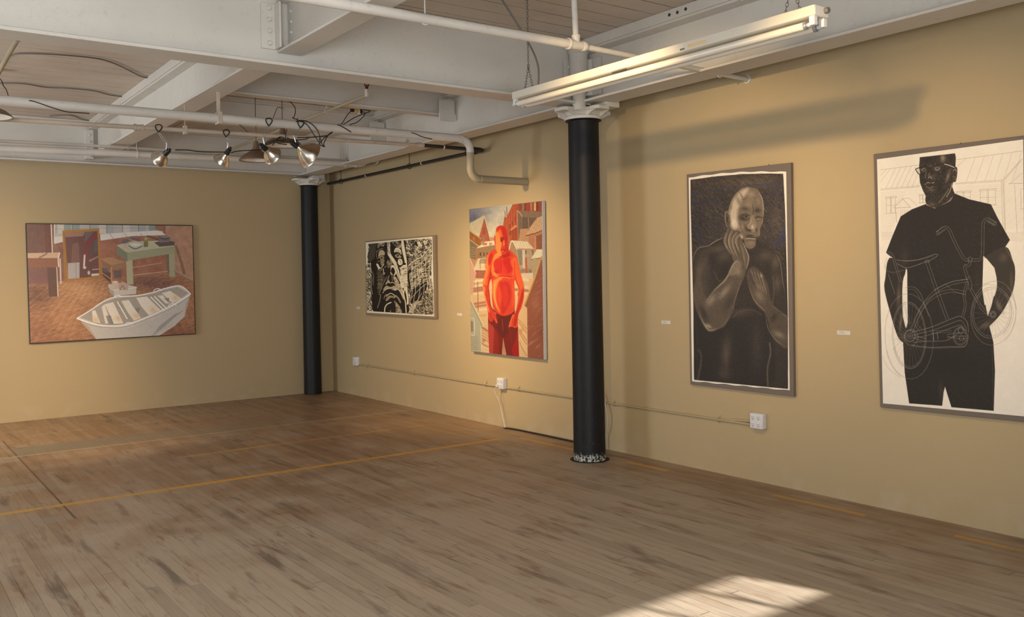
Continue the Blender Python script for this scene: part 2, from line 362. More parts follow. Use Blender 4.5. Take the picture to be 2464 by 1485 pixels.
# ---------------------------------------------------------------- columns
def capital(t, x, y, r, z0, zt):
    mb = MB(); s = r/.135
    mb.lathe([(r*1.0, z0-.005), (r*1.16, z0), (r*1.18, z0+.022), (r*1.05, z0+.034), (r*1.18, z0+.052), (r*1.45, z0+.072), (r*1.5, z0+.08), (r*.6, z0+.082)], (x, y, 0), n=32)
    build('capital', mb, M['iron_white'], t)
    for k, (dx, dy) in enumerate(((1, 0), (-1, 0), (0, 1), (0, -1))):
        e = Vector((dx, dy, 0)); sd = Vector((-dy, dx, 0)); L = .265*s; w = .088*s; o = Vector((x, y, 0)); L = min(L, .33)
        if y > 11 and dy == 1: L = .085
        b = MB()
        zt0 = z0+.060
        P = [o+e*(.05)+sd*w, o+e*(L-.03)+sd*w*.95, o+e*L+sd*w*.6, o+e*L-sd*w*.6, o+e*(L-.03)-sd*w*.95, o+e*.05-sd*w]
        b.prism([p+Vector((0, 0, zt0)) for p in P], (0, 0, 0), (0, 0, .028))
        for q_ in (-.8, .8):
            c = o+sd*w*q_
            tri = [c+e*(r*.9)+Vector((0, 0, z0+.01)), c+e*(r*.9)+Vector((0, 0, zt0)), c+e*(L-.02)+Vector((0, 0, zt0)), c+e*(L-.06)+Vector((0, 0, zt0-.012)), c+e*(r*1.12)+Vector((0, 0, z0+.022))]
            b.prism(tri, sd*(-.009), sd*.009)
        build('bracket', b, M['iron_white'], t, bevel=.003)
    return z0+.088
def column(x, y, r, z0, label):
    t = thing('iron_column', (x, y, 0), label, 'column')
    build('shaft', MB().lathe([(0, .003), (r, .003), (r*.985, .5), (r*.965, 1.5), (r*.95, z0), (0, z0)], (x, y, 0), n=48), M['column'], t)
    build('collar', MB().lathe([(r*.94, z0-.012), (r*1.12, z0-.006), (r*1.14, z0), (r*.8, z0+.001)], (x, y, 0), n=40), M['column'], t)
    zt = capital(t, x, y, r, z0, 2.955)
    return t, zt
c1, zt1 = column(4.93, 5.69, .135, 2.845, 'black iron column with white capital, nearer and thicker, splashed white at its foot')
build('floor_ring', MB().lathe([(.13, .001), (.162, .001), (.165, .003), (.13, .004)], (4.93, 5.69, 0), n=40), M['gap'], c1)
build('upper_stub', MB().lathe([(.055, zt1-.03), (.055, 3.05), (.075, 3.05), (.075, 3.36), (.085, 3.37), (.085, 3.45)], (4.80, 5.585, 0), n=24), M['iron_white'], c1)
pa, pb = at(1356, 160, y=5.665), at(1379, 160, y=5.665); pc, pd = at(1424, 160, x=4.915), at(1447, 160, x=4.915)
sp = [(p.x, p.y, 3.03) for p in (pa, pb, pc, pd)]; off = Vector((-.009, -.009, 0))
build('splice_plate', MB().prism([Vector(p) for p in sp]+[Vector(p)+off for p in sp[::-1]], (0, 0, 0), (0, 0, .30)), M['iron_white'], c1, bevel=.002)
bolts(c1, [((pa.x+pb.x)/2-.005, 5.654, 3.265), ((pa.x+pb.x)/2-.005, 5.654, 3.165)], (0, -1, 0), .013, .016)
bolts(c1, [(4.904, (pc.y+pd.y)/2, 3.265), (4.904, (pc.y+pd.y)/2, 3.165)], (-1, 0, 0), .013, .016)
build('packing_block', MB().box((4.96, 5.43, zt1-.004), (5.105, 5.63, zt1+.078)), M['iron_white'], c1, bevel=.004)
c2, zt2 = column(4.97, 11.455, .117, 2.838, 'slim black iron column with white capital standing against the back wall')
build('packing_block', MB().box((4.98, 11.33, zt2-.004), (5.15, 11.50, zt2+.06)), M['iron_white'], c2, bevel=.004)
# ---------------------------------------------------------------- pipes
def ring(mb, o, ax, r, w, n=20):   # a collar of width w about a pipe
    ax = Vector(ax).normalized(); return mb.lathe([(r*.9, -w/2), (r*1.0, -w/2), (r*1.06, -w/2+.004), (r*1.06, w/2-.004), (r, w/2), (r*.9, w/2)], o, ax, n)
def hanger(p, top, r, rod=.004, mat='pipe_white'):
    p = Vector(p); mb = MB(); u = arc(p, PI, 2*PI, r+.004, (1, 0, 0), (0, 0, 1), 8)
    mb.tube([u[0]+Vector((0, 0, .02))]+u+[u[-1]+Vector((0, 0, .02))], rod, 6); mb.tube([p+Vector((0, 0, r)), (p.x, p.y, top)], rod, 6); return mb
def strap(p, top, r, ax, mat):     # clevis band round a pipe running along ax
    p = Vector(p); ax = Vector(ax); side = ax.cross(Vector((0, 0, 1))).normalized(); mb = MB()
    mb.tube(arc(p, 0, 2*PI, r+.004, side, Vector((0, 0, 1)), 18)[:-1], .004, 6, closed=True)
    mb.tube([p+Vector((0, 0, r)), (p.x, p.y, top)], .004, 6); return mb
# big conduit of the far bay with its swan neck into the wall
y = 7.014; p = thing('water_pipe', (2.8, y, 2.835), 'thick white pipe crossing the far bay, dropping in a swan neck beside the red painting', 'pipe')
R = .036; zt, zb, xv = 2.842, 2.478, 4.665
path = [(WW, y, 2.815), (.8, y, 2.828), (2.8, y, 2.838), (xv-.14, y, zt+.006)]+arc((xv-.10, y, zt-.10), PI/2, 0, .10, (1, 0, 0), (0, 0, 1), 7)+[(xv, y, zb+.12)]
build('pipe', MB().tube(path, R, 20), M['pipe_white'], p)
path = [(xv, y, zt-.12)]+[(xv, y, zb+.10)]+arc((xv+.10, y, zb+.10), PI, 1.5*PI, .10, (1, 0, 0), (0, 0, 1), 7)+[(WX, y, zb)]
build('drop_pipe', MB().tube(path, R*1.01, 20), M['tan_pipe'], p)
mb = MB(); ring(mb, (xv-.10, y, zt+.001), (1, 0, 0), R*1.04, .012); build('coupling', mb, M['pipe_white'], p)
mb = MB(); ring(mb, (xv+.11, y, zb), (1, 0, 0), R*1.04, .012); build('coupling', mb, M['tan_pipe'], p)
x = 2.30; build('hanger', MB().box((x-.017, y-R-.004, 2.79), (x+.017, y+R+.004, 2.885)).box((x-.014, y-.005, 2.88), (x+.014, y+.005, 3.045)), M['pipe_rusty'], p, bevel=.003)
# sprinkler main of the near bay with a riser
y = 4.292; p = thing('sprinkler_pipe', (2.9, y, 2.995), 'white pipe across the near bay with a riser tee above the fluorescent light', 'pipe')
build('pipe', MB().tube([(1.2, y, 2.99), (3.66, y, 3.0)], .0285, 18), M['pipe_white'], p)
build('branch_pipe', MB().tube([(3.66, y, 3.0), (WX-.002, y, 2.975)], .0185, 16), M['pipe_white'], p)
build('riser', MB().tube([(3.672, y, 3.0), (3.655, y, CEIL)], .0185, 16), M['pipe_white'], p)
mb = MB(); ring(mb, (3.61, y, 3.0), (1, 0, 0), .034, .02); ring(mb, (3.735, y, 3.0), (1, 0, 0), .029, .03); mb.tube([(3.61, y, 3.0), (3.735, y, 3.0)], [.033, .026], 18)
mb.tube([(3.672, y, 3.0), (3.672, y, 3.06)], .025, 16); ring(mb, (3.671, y, 3.055), (0, 0, 1), .026, .018); build('tee_fitting', mb, M['pipe_white'], p)
build('hanger', hanger((2.57, y, 2.995), CEIL, .028), M['pipe_white'], p); build('hanger', hanger((5.02, y, 2.975), CEIL-.5, .019), M['pipe_white'], p)
build('wall_flange', MB().lathe([(.02, 0), (.034, 0), (.034, .008), (.02, .012)], (WX, y, 2.975), (-1, 0, 0)), M['pipe_white'], p)
# thin sprinkler line with couplings, turning to black steel
y = 7.67; p = thing('sprinkler_pipe', (2.8, y, 2.83), 'thin white pipe with rusty couplings beyond the thick pipe, ending at the black pipe', 'pipe')
build('pipe', MB().tube([(WW, y, 2.79), (.9, y, 2.806), (2.8, y, 2.842), (4.55, y, 2.868)], .0185, 16), M['pipe_rusty'], p)
mb = MB(); ring(mb, (1.86, y, 2.823), (1, 0, 0), .023, .065); ring(mb, (1.83, y, 2.823), (1, 0, 0), .028, .012); ring(mb, (1.89, y, 2.823), (1, 0, 0), .028, .012); build('coupling', mb, M['pipe_rusty'], p)
for x, z, tp in ((2.23, 2.828, 3.045), (4.36, 2.866, 3.03)):
    build('hanger', strap((x, y, z), tp, .022, (1, 0, 0), None).box((x-.012, y-.026, z-.03), (x+.012, y+.026, z+.04)), M['pipe_rusty'], p)
mb = MB(); ring(mb, (4.50, y, 2.868), (1, 0, 0), .024, .05); build('reducer', mb, M['pipe_rusty'], p)
p = thing('black_pipe', (5.2, 9.5, 2.88), 'black steel pipe running high along the right wall toward the far corner', 'pipe')
build('pipe', MB().tube([(4.553, 7.67, 2.868), (5.20, 7.67, 2.868)], .019, 14), M['black_pipe'], p)
build('wall_run', MB().tube([(5.25, 7.66, 2.868), (5.25, 11.45, 2.878)], .0175, 14), M['black_pipe'], p)
mb = MB().tube(smooth_path([(5.13, 7.67, 2.868), (5.22, 7.67, 2.868), (5.25, 7.70, 2.868), (5.25, 7.80, 2.868)], 4), .0245, 14)
ring(mb, (5.13, 7.67, 2.868), (1, 0, 0), .028, .02); ring(mb, (5.25, 7.80, 2.868), (0, 1, 0), .028, .02); build('elbow', mb, M['black_pipe'], p)
for yy in (5.05,): pass
for xx in (4.78, 5.08): build('tape_mark', ring(MB(), (xx, 7.67, 2.868), (1, 0, 0), .0195, .016), M['pipe_white'], p)
for yy in (8.9, 10.3): build('tape_mark', ring(MB(), (5.25, yy, 2.871), (0, 1, 0), .018, .02), M['pipe_white'], p)
for yy, tp in ((7.95, 3.10), (9.19, CEIL), (11.04, CEIL)): build('hanger', strap((5.25, yy, 2.87), tp, .026, (0, 1, 0), None), M['black_pipe'], p)
# twin pipes near the back beam
y = 10.12; p = thing('heating_pipe', (2.4, y, 2.93), 'thick cream pipe along the back beam, lower of the pair, bending into the right wall', 'pipe')
build('pipe', MB().tube([(WW, y, 2.88), (1.14, y, 2.916), (2.4, y, 2.942), (4.2, y, 2.972), (5.02, y, 2.985)], .0365, 18), M['pipe_white'], p)
mb = MB().tube(smooth_path([(4.96, y, 2.985), (5.08, y, 2.992), (5.14, y, 3.02), (5.20, y, 3.052), (WX, y, 3.06)], 5), .040, 16)
for q_ in ((5.0, 2.986), (5.11, 3.006), (5.18, 3.04)): ring(mb, (q_[0], y, q_[1]), (1, 0, .4), .044, .014)
ring(mb, (5.30, y, 3.06), (1, 0, 0), .062, .03); build('elbow', mb, M['pipe_white'], p)
for x, z in ((2.43, 2.942), (4.87, 2.984)): build('hanger', strap((x, y, z), CEIL if x > 3 else 3.3, .039, (1, 0, 0), None), M['pipe_white'], p)
y = 10.2; p = thing('heating_pipe', (2.4, y, 3.01), 'thin cream pipe along the back beam, upper of the pair', 'pipe')
build('pipe', MB().tube([(WW, y, 2.965), (1.14, y, 3.0), (2.4, y, 3.018), (5.02, y, 3.032)], .017, 14), M['pipe_white'], p)
for x in (2.36, 4.85): build('hanger', strap((x, y, 3.017 if x < 3 else 3.03), CEIL if x > 3 else 3.3, .02, (1, 0, 0), None), M['pipe_white'], p)
# branch lines with sprinkler heads
p = thing('sprinkler_branch', (3.65, 8.4, 3.2), 'thin cream branch pipe rising to a red-bulbed sprinkler head in the far bay', 'pipe')
build('pipe', MB().tube([(3.64, 7.10, 3.172), (3.66, 8.5, 3.172), (3.70, 11.0, 3.172)], .014, 12), M['tan_pipe'], p)
build('hanger', hanger((3.645, 7.95, 3.172), CEIL, .014, .003), M['pipe_white'], p)
mb = MB().tube([(3.64, 7.10, 3.158), (3.64, 7.10, 3.225)], .018, 12); build('elbow', mb, M['pipe_white'], p)
h = build('sprinkler_head', MB().tube([(3.64, 7.10, 3.22), (3.64, 7.10, 3.245)], .013, 10).tube(arc((3.64, 7.10, 3.268), -PI/2, 1.5*PI, .022, (1, 0, 0), (0, 0, 1), 14)[:-1], .004, 6, closed=True)
          .lathe([(0, 3.292), (.017, 3.292), (.019, 3.296), (0, 3.298)], (3.64, 7.10, 0)), M['bronze'], p)
build('glass_bulb', MB().tube([(3.64, 7.10, 3.245), (3.64, 7.10, 3.262)], .016, 10), M['red'], p)
p = thing('sprinkler_branch', (.88, 7.2, 3.2), 'thin cream branch pipe at the left edge behind the deep girder', 'pipe')
build('pipe', MB().tube([(.876, 5.80, 3.205), (.882, 7.2, 3.2), (.905, 8.6, 3.2)], .017, 12), M['tan_pipe'], p)
build('hanger', hanger((.879, 6.75, 3.2), CEIL, .017, .003), M['pipe_white'], p)
# ---------------------------------------------------------------- junction boxes, ceiling cables, cords
def jbox(x, y, label, mat='gold_box'):
    t = thing('junction_box', (x, y, CEIL), label, 'junction box')
    build('cover', MB().lathe([(0, CEIL-.052), (.03, CEIL-.052), (.05, CEIL-.046), (.056, CEIL-.034), (.056, CEIL)], (x, y, 0), n=8), M[mat], t)
    build('socket', MB().lathe([(0, CEIL-.075), (.022, CEIL-.075), (.028, CEIL-.06), (.03, CEIL-.05)], (x, y, 0), n=16), M['gold_box'], t); return t
jbox(3.62, 8.78, 'brassy round junction box on the ceiling above the clamp lamps')
jbox(.985, 9.02, 'brassy round junction box on the ceiling at the left edge')
def cable(name, pts, r, mat, label, cat='cable', group=None, k=6):
    P = smooth_path(pts, k); o = build(name, MB().tube(P, r, 8), mat); return tag(o, label, cat, group)
zc = CEIL-.012
def onc(pts): return [at(px, py, z=zc) for px, py in pts]
cable('ceiling_cable', onc([(0, 160), (10, 142), (28, 132), (60, 129), (130, 131), (220, 139), (262, 148), (300, 164), (340, 184), (366, 188)]), .006, M['cable_grey'], 'grey cable sweeping across the left ceiling boards, nearest of three')
cable('ceiling_cable', onc([(-40, 199), (0, 200), (60, 202), (110, 210), (170, 213), (228, 219), (262, 228), (297, 233)]), .006, M['cable_grey'], 'grey stapled cable on the left ceiling boards, middle of three')
cable('ceiling_cable', onc([(120, 279), (160, 277), (178, 279), (200, 288), (226, 292)]), .006, M['cable_grey'], 'short grey cable end near the back beam, farthest of three')
cable('drop_cord', [(.985, 9.02, CEIL-.06)]+[at(px, py, y=8.6) for px, py in ((2, 192), (8, 206), (15, 216), (20, 231))]+[], .004, M['cord'], 'black cord hanging from the junction box at the left edge', 'cord')
o = cable('drop_cord', [at(px, py, y=6.968) for px, py in ((70, 242), (85, 245), (125, 259), (160, 269), (185, 271), (215, 273))], .0036, M['cord'], 'dark cord lying twisted over the thick white pipe at left', 'cord')
yq = 6.965
def cord(pts, label, r=.0042, y=yq, name='power_cord'):
    return cable(name, [(Vector(p) if len(p) == 3 else at(p[0], p[1], y=y)) for p in pts], r, M['cord'], label, 'cord', k=5)
cord([(3.62, 8.78, CEIL-.07), (3.60, 8.6, 3.30), (3.38, 8.1, 3.12), (3.05, 7.35, 2.96), (2.96, 7.05, 2.894), (2.95, 7.0, 2.888), (717, 290), (735, 291), (752, 300), (766, 318), (774, 345), (779, 352)], 'black cord looping from the junction box over the thick pipe')
cord([(712, 292), (728, 293), (742, 304), (754, 322), (766, 340), (771, 349), (781, 353), (779, 345), (790, 325), (797, 319)], 'black cord loop hanging below the thick pipe right of the lamps', y=6.957)
cord([(768, 332), (771, 344), (778, 334), (795, 321), (800, 318), (788, 326), (765, 329), (740, 331), (715, 331)], 'black cord bundle tied under the thick pipe', y=6.941)
cord([(690, 331), (700, 336), (715, 337), (735, 335), (745, 331), (760, 330)], 'black cord drooping behind the largest clamp lamp')
cord([(690, 312), (688, 322), (686, 338), (683, 342), (676, 340), (664, 337), (650, 342), (638, 347)], 'black cord knotted above the third clamp lamp')
cord([(690, 348), (676, 346), (668, 344), (664, 338), (672, 330), (682, 331), (684, 337), (668, 339), (650, 346), (640, 349)], 'black cord joining the two right-hand clamp lamps', y=6.948)
cord([(656, 350), (661, 342), (670, 333), (678, 330)], 'short tail of black cord above the third clamp lamp')
cord([(422, 361), (450, 361), (480, 365), (520, 366), (545, 366)], 'black cord running between the two left clamp lamps', y=7.6)
cord([(556, 368), (570, 364), (600, 362), (625, 361), (636, 356)], 'black cord running from the second clamp lamp to the third', y=7.55)
cord([(575, 300), (585, 307), (594, 316), (602, 321), (612, 322), (640, 323)], 'thin black cord slack behind the thin white pipe', y=7.75, r=.003)
cord([(681, 261), (668, 259), (662, 272), (656, 287)], 'thin black cord dropping left of the junction box', y=8.6, r=.003)
cord([(845, 268), (838, 274), (830, 286), (823, 297), (814, 301)], 'black cord plugged into the yellow outlet, left end', y=8.2)
cord([(866, 264), (876, 264), (891, 267), (878, 273), (855, 282), (835, 294), (824, 301)], 'black cord looping right of the yellow outlet', y=8.18)
cord([(866, 268), (876, 270), (878, 275), (870, 285), (858, 295), (845, 299), (838, 303)], 'black cord trailing below the yellow outlet', y=8.2)
cord([at(812, 300, y=6.975), at(822, 304, y=6.966), at(845, 318, y=6.966)], 'black cord crossing over the thick pipe right of the lamps', r=.0045)
cord([at(990, 319, y=6.973), at(1000, 322, y=6.966), at(1018, 330, y=6.966), at(1040, 335, y=6.968)], 'dark cord wrapped on the thick pipe before its bend', r=.0035)
t = thing('cord_outlet', at(858, 267, y=8.2), 'yellow cord outlet hanging from the ceiling by a white strap', 'outlet'); a = at(858, 267, y=8.2)
build('outlet_body', MB().box(a+Vector((-.03, -.015, -.02)), a+Vector((.02, .015, .02))), M['yellow'], t, bevel=.004)
build('plug', MB().tube([a+Vector((-.065, 0, 0)), a+Vector((-.03, 0, 0))], .016, 10), M['black'], t)
for dz in (.012, -.012): build('plug', MB().tube([a+Vector((.03, 0, dz)), a+Vector((.06, 0, dz))], .011, 10), M['black'], t)
build('strap', MB().box(a+Vector((.02, -.017, -.032)), a+Vector((.032, .017, .03))).tube([a+Vector((.026, 0, .03)), (a.x+.026, a.y, CEIL)], .0035, 6), M['plastic'], t)
# ---------------------------------------------------------------- pendant shades
def dome(x, y, z, r, label):
    t = thing('pendant_lamp', (x, y, z), label, 'pendant lamp')
    out = [(.028, .17), (.034, .12), (.05, .10), (r*.45, .082), (r*.8, .045), (r*.97, .012), (r, 0)]
    build('shade', MB().lathe([(a_, z+b) for a_, b in out]+[(r-.004, z), (r*.95, z+.008)], (x, y, 0), n=36), M['enamel_brown'], t)
    build('lining', MB().lathe([(r*.96, z+.006), (r*.78, z+.040), (r*.44, z+.076), (.04, z+.094), (0, z+.094)], (x, y, 0), n=36), M['shade_white'], t)
    build('neck', MB().lathe([(0, z+.19), (.022, z+.19), (.026, z+.15), (.03, z+.11)], (x, y, 0), n=20), M['enamel_brown'], t)
    build('stem', MB().tube([(x, y, z+.185), (x, y, CEIL)], .005, 8), M['enamel_brown'], t); return t
dome(3.165, 8.55, 2.735, .165, 'brown enamel pendant shade with white lining hanging behind the third clamp lamp')
dome(3.58, 8.9, 2.955, .20, 'brown enamel pendant shade half hidden behind the two pipes, above the largest clamp lamp')
dome(.70, 7.38, 2.765, .225, 'brown enamel pendant shade cut by the left edge of the picture')
# ---------------------------------------------------------------- clamp lamps
def clamp_lamp(i, clampP, sock_px, sy, aim, R, watts, label, big=False):
    s = at(*sock_px, y=sy); ax = Vector(aim).normalized(); c = Vector(clampP)
    t = thing('clamp_lamp', s, label, 'clamp lamp', 'clamp lamps hung on the pipes')
    build('socket', MB().lathe([(0, -.045), (.010, -.045), (.013, -.03), (.019, -.026), (.021, 0), (.023, .03), (.017, .034)], s, ax, 20), M['black'], t)
    n1, n2 = .028, R*1.25
    prof = [(.020, n1), (.024, n1+.012), (.030, n1+.022), (R*.42, n1+n2*.30), (R*.70, n1+n2*.52), (R*.90, n1+n2*.78), (R, n1+n2), (R*1.035, n1+n2+.002)]
    rf = build('reflector', MB().lathe(prof+[(R*.985, n1+n2-.001), (R*.885, n1+n2*.78-.002), (R*.68, n1+n2*.53), (R*.40, n1+n2*.32), (.022, n1+.024)], s, ax, 40), M['alu'], t, angle=60)
    build('bulb', MB().lathe([(.013, n1), (.016, n1+.02), (.030, n1+.045), (.034, n1+.062), (.028, n1+.08), (0, n1+.088)], s, ax, 20), M['bulb'], t)
    # spring clamp: rubber-tipped jaw loop on the pipe, two chrome legs, swivel
    lp = [c+Vector(v) for v in ((0, 0, -.034), (-.022, -.008, -.005), (-.026, -.012, .014), (-.012, -.012, .024), (.012, -.012, .026), (.026, -.012, .012), (.018, -.010, -.010))]
    build('jaw', MB().tube(smooth_path(lp, 5)+[c+Vector((0, 0, -.034))], .0048, 8), M['black'], t)
    sw = s - ax*.0 + Vector((0, 0, .048)); mid = c+Vector((0, 0, -.035))
    a_ = mid; b_ = sw+Vector((0, 0, .02)); d = Vector((.010, 0, 0))
    build('spring_leg', MB().tube(smooth_path([a_-d*.4, (a_+b_)/2-d, b_-d*.5], 5), .0017, 6), M['galv'], t)
    build('spring_leg', MB().tube(smooth_path([a_+d*.4, (a_+b_)/2+d, b_+d*.5], 5), .0017, 6), M['galv'], t)
    build('swivel', MB().tube([b_+Vector((0, 0, .006)), b_+Vector((0, 0, -.012))], .008, 12).tube([b_, s+ax*.018+Vector((0, 0, .018))], .0042, 8), M['galv'], t)
    light('lamp_bulb', 'SPOT', s+ax*(n1+.092), ax, watts, WARM, spot_size=1.15, spot_blend=1, shadow_soft_size=.03)
LL = ['aluminium clamp lamp on the thin pipe, leftmost of four, socket pointing right', 'aluminium clamp lamp on the thin pipe, second from the left, facing down',
      'aluminium clamp lamp on the thick pipe, third from left, before the pendant shade', 'largest aluminium clamp lamp, rightmost of four, brightly gleaming on the thick pipe']
for i, (a, b, sy, aim, R_, w) in enumerate(LAMPS): clamp_lamp(i, a, b, sy, aim, R_, w, LL[i])
# ---------------------------------------------------------------- fluorescent fitting
x0, x1, y0, y1, z0, z1 = 3.72, 3.83, 2.59, 5.05, 2.775, 2.828
t = thing('fluorescent_fitting', (3.775, 3.8, 2.8), 'long white twin-tube fluorescent fitting hung on chains near the right wall', 'light fitting')
tilt = lambda p: Vector(p)+Vector((0, 0, (p[1]-2.59)*.006))
mb = MB(); mb.prism([(x0, y0, z0+.006), (x0+.012, y0, z0), (x1-.012, y0, z0), (x1, y0, z0+.006), (x1, y0, z1), (x0, y0, z1)], (0, 0, 0), (0, y1-y0, 0)); mb.v = [tuple(tilt(v)) for v in mb.v]
build('housing', mb, M['fixture'], t, bevel=.002)
build('end_plate', MB().box((x0+.004, y0-.002, z0+.004), (x1-.002, y0, z1-.004)), M['plastic'], t)
build('knockout', MB().lathe([(0, .020), (.013, .020), (.015, .016), (.015, 0)], (x0+.085, y0-.002, z1-.019), (0, -1, 0), 16), M['cable_grey'], t)
for k, xt in enumerate((x0+.016, x1-.016)):
    zt_ = z0-.034
    mb = MB().tube([(xt, y0+.062, zt_), (xt, y1-.05, zt_+.0145)], .0195, 20); build('tube', mb, M['tube'], t)
    mb = MB(); ring(mb, (xt, y0+.060, zt_), (0, 1, 0), .0195, .014); mb.tube([(xt, y0+.045, zt_), (xt, y0+.056, zt_)], .0155, 16); build('tube_cap', mb, M['galv'], t)
    mb = MB(); ring(mb, (xt, y1-.048, zt_+.0145), (0, 1, 0), .0195, .014); build('tube_cap', mb, M['galv'], t)
    for yy, dz in ((y0+.004, 0), (y1-.036, .0145)):
        xo = xt
        build('lampholder', MB().box((xo-.015, yy, zt_-.008+dz), (xo+.015, yy+.030, z0+dz+.004)).tube([(xt, yy+.028, zt_+dz), (xt, yy+.046, zt_+dz)], .010, 12), M['plastic'], t, bevel=.004)
build('sticker', MB().add([tilt((x0-.0006, 3.27, 2.79)), tilt((x0-.0006, 3.27, 2.808)), tilt((x0-.0006, 3.40, 2.808)), tilt((x0-.0006, 3.40, 2.79))], [(0, 1, 2, 3)]), M['sticker'], t, smooth=False)
build('rating_mark', MB().add([tilt((x0-.0006, 3.425, 2.786)), tilt((x0-.0006, 3.425, 2.796)), tilt((x0-.0006, 3.46, 2.796)), tilt((x0-.0006, 3.46, 2.786))], [(0, 1, 2, 3)]), M['cable_grey'], t, smooth=False)
build('ballast_slot', MB().box((x0-.0012, 3.90, 2.773), (x0+.01, 4.02, 2.780)), M['slot'], t)
def chain(a, b, r=.0017, L=.026):
    a = Vector(a); b = Vector(b); d = (b-a); n = max(1, int(d.length/(L*.72))); u = d.normalized(); s1 = u.orthogonal().normalized(); s2 = u.cross(s1); mb = MB()
    for i in range(n):
        c = a+d*((i+.5)/n); w = s1 if i % 2 else s2
        mb.tube([c+u*(math.cos(q)*L*.5)+w*(math.sin(q)*L*.27) for q in [2*PI*j/10 for j in range(10)]], r, 5, closed=True)
    return mb
def vee(yc, top, label=None):
    a = (3.755, yc-.045, z1+(yc-2.59)*.006+.002); b = (3.755, yc+.045, a[2]); k = (3.755, yc, a[2]+.15)
    m1 = chain(a, k); m2 = chain(b, k); m1.add(m2.v, m2.f); m3 = chain(k, (3.755, yc, top)); m1.add(m3.v, m3.f)
    m1.tube([Vector(k)+Vector((0, math.cos(q)*.012, math.sin(q)*.014)) for q in [2*PI*j/12 for j in range(12)]], .002, 5, closed=True)
    build('chain', m1, M['chain'], t)
vee(4.90, CEIL); vee(2.74, CEIL)
P = smooth_path([(3.76, 4.80, z1+.012), (3.762, 4.80, 2.98), (3.72, 4.83, 3.12), (3.60, 4.88, 3.33), (3.50, 4.9, CEIL)], 6)
build('supply_cable', MB().tube(P, .0065, 8), M['cable_grey'], t)
# ---------------------------------------------------------------- wall outlets, surface conduit, cords
def outlet(y, z, label, plug=False):
    t = thing('outlet_box', (WX, y, z), label, 'outlet box'); d = .05; h = .057
    build('box', MB().prism([(WX, y-h, z-h), (WX, y+h, z-h), (WX, y+h, z+h), (WX, y-h, z+h)], (0, 0, 0), (-d, 0, 0)), M['plastic'], t, bevel=.008)
    cv = build('cover_plate', MB().box((WX-d-.004, y-h*.93, z-h*.93), (WX-d+.001, y+h*.93, z+h*.93)), M['plastic'], t, bevel=.006)
    for sy in (-.024, .024):
        for sz in (-.026, .026):
            r_ = build('receptacle', MB().lathe([(.0185, 0), (.0185, .0025), (.017, .003), (0, .003)], (WX-d-.004, y+sy, z+sz), (-1, 0, 0), 20), M['plastic'], t)
            xx = WX-d-.0075
            build('slots', MB().box((xx, y+sy-.008, z+sz-.001), (xx+.001, y+sy-.005, z+sz+.009)).box((xx, y+sy+.005, z+sz-.001), (xx+.001, y+sy+.008, z+sz+.008)).box((xx, y+sy-.003, z+sz-.013), (xx+.001, y+sy+.003, z+sz-.007)), M['slot'], r_)
    if plug: pl = build('plug', MB().box((WX-d-.03, y-.008+.024, z-.04), (WX-d-.006, y+.016+.024, z-.012)), M['plastic'], t, bevel=.004)
    return t
outlet(4.235, .455, 'white four-socket outlet box at the right end of the surface conduit')
outlet(7.47, .455, 'white outlet box with a plugged-in cord below the red painting', True)
outlet(10.80, .465, 'small white outlet box near the far corner below the face print')
zc_ = .412; xc = WX-.011
ct = thing('surface_conduit', (xc, 7.5, zc_), 'tan painted conduit running along the right wall between the outlet boxes', 'conduit')
build('tube', MB().tube([(xc, 4.29, .417), (xc, 7.41, .413)], .0095, 10), M['conduit'], ct)
build('tube', MB().tube([(xc, 7.53, .413), (xc, 10.74, .425)], .0095, 10), M['conduit'], ct)
build('tube', MB().tube([(xc+.002, 4.29, .443), (xc+.002, 4.50, .430)], .0095, 10), M['conduit'], ct)
for yy in (4.62, 5.80, 7.20, 7.78, 9.3, 10.5):
    build('strap', MB().tube(arc((WX-.006, yy, zc_+.003), 0, PI, .018, (0, 0, 1), (-1, 0, 0), 8), .0045, 8).box((WX-.004, yy-.008, zc_+.018), (WX, yy+.008, zc_+.042)), M['conduit'], ct)
cable('power_cord', [(5.243, 7.494, .425), (5.250, 7.515, .36), (5.27, 7.48, .28), (5.285, 7.47, .20), (5.28, 7.43, .11), (5.27, 7.385, .012)], .0045, M['white_cord'], 'white cord hanging from the outlet below the red painting', 'cord')
cable('power_cord', [(5.31, 5.93, .50), (5.30, 5.905, .44), (5.29, 5.86, .32), (5.295, 5.865, .22), (5.305, 5.90, .12), (5.30, 5.90, .006)], .0052, M['white_cord'], 'white cord hanging just right of the nearer black column', 'cord')
cable('floor_cable', [(5.268, 7.40, .010), (5.30, 7.30, .009), (5.312, 7.0, .009), (5.313, 6.6, .010), (5.312, 6.2, .010), (5.314, 5.95, .009)], .0085, M['cord'], 'black cable lying along the foot of the right wall behind the nearer column', 'cable')
# ---------------------------------------------------------------- wall labels
def wall_label(y, z, label):
    t = thing('wall_label', (WX, y, z), label, 'label', 'small paper labels beside the pictures')
    build('card', MB().box((WX-.002, y-.05, z-.0135), (WX-.0002, y+.05, z+.0135)), M['paper_label'], t)
    mb = MB()
    for zz, w in ((.005, .030), (-.002, .042)):
        yy = y+.034
        while yy > y+.034-w:
            l = random.uniform(.002, .005); mb.box((WX-.0024, yy-l, z+zz-.0015), (WX-.002, yy, z+zz+.0012)); yy -= l+.0012
    build('printed_line', mb, M['ink'], t)
wall_label(3.532, 1.128, 'small white paper label on the wall left of the bicycle drawing')
wall_label(5.167, 1.149, 'small white paper label on the wall left of the pensive man drawing')
wall_label(8.286, 1.141, 'small white paper label on the wall left of the red painting')
wall_label(10.762, 1.171, 'small white paper label on the wall left of the face print')
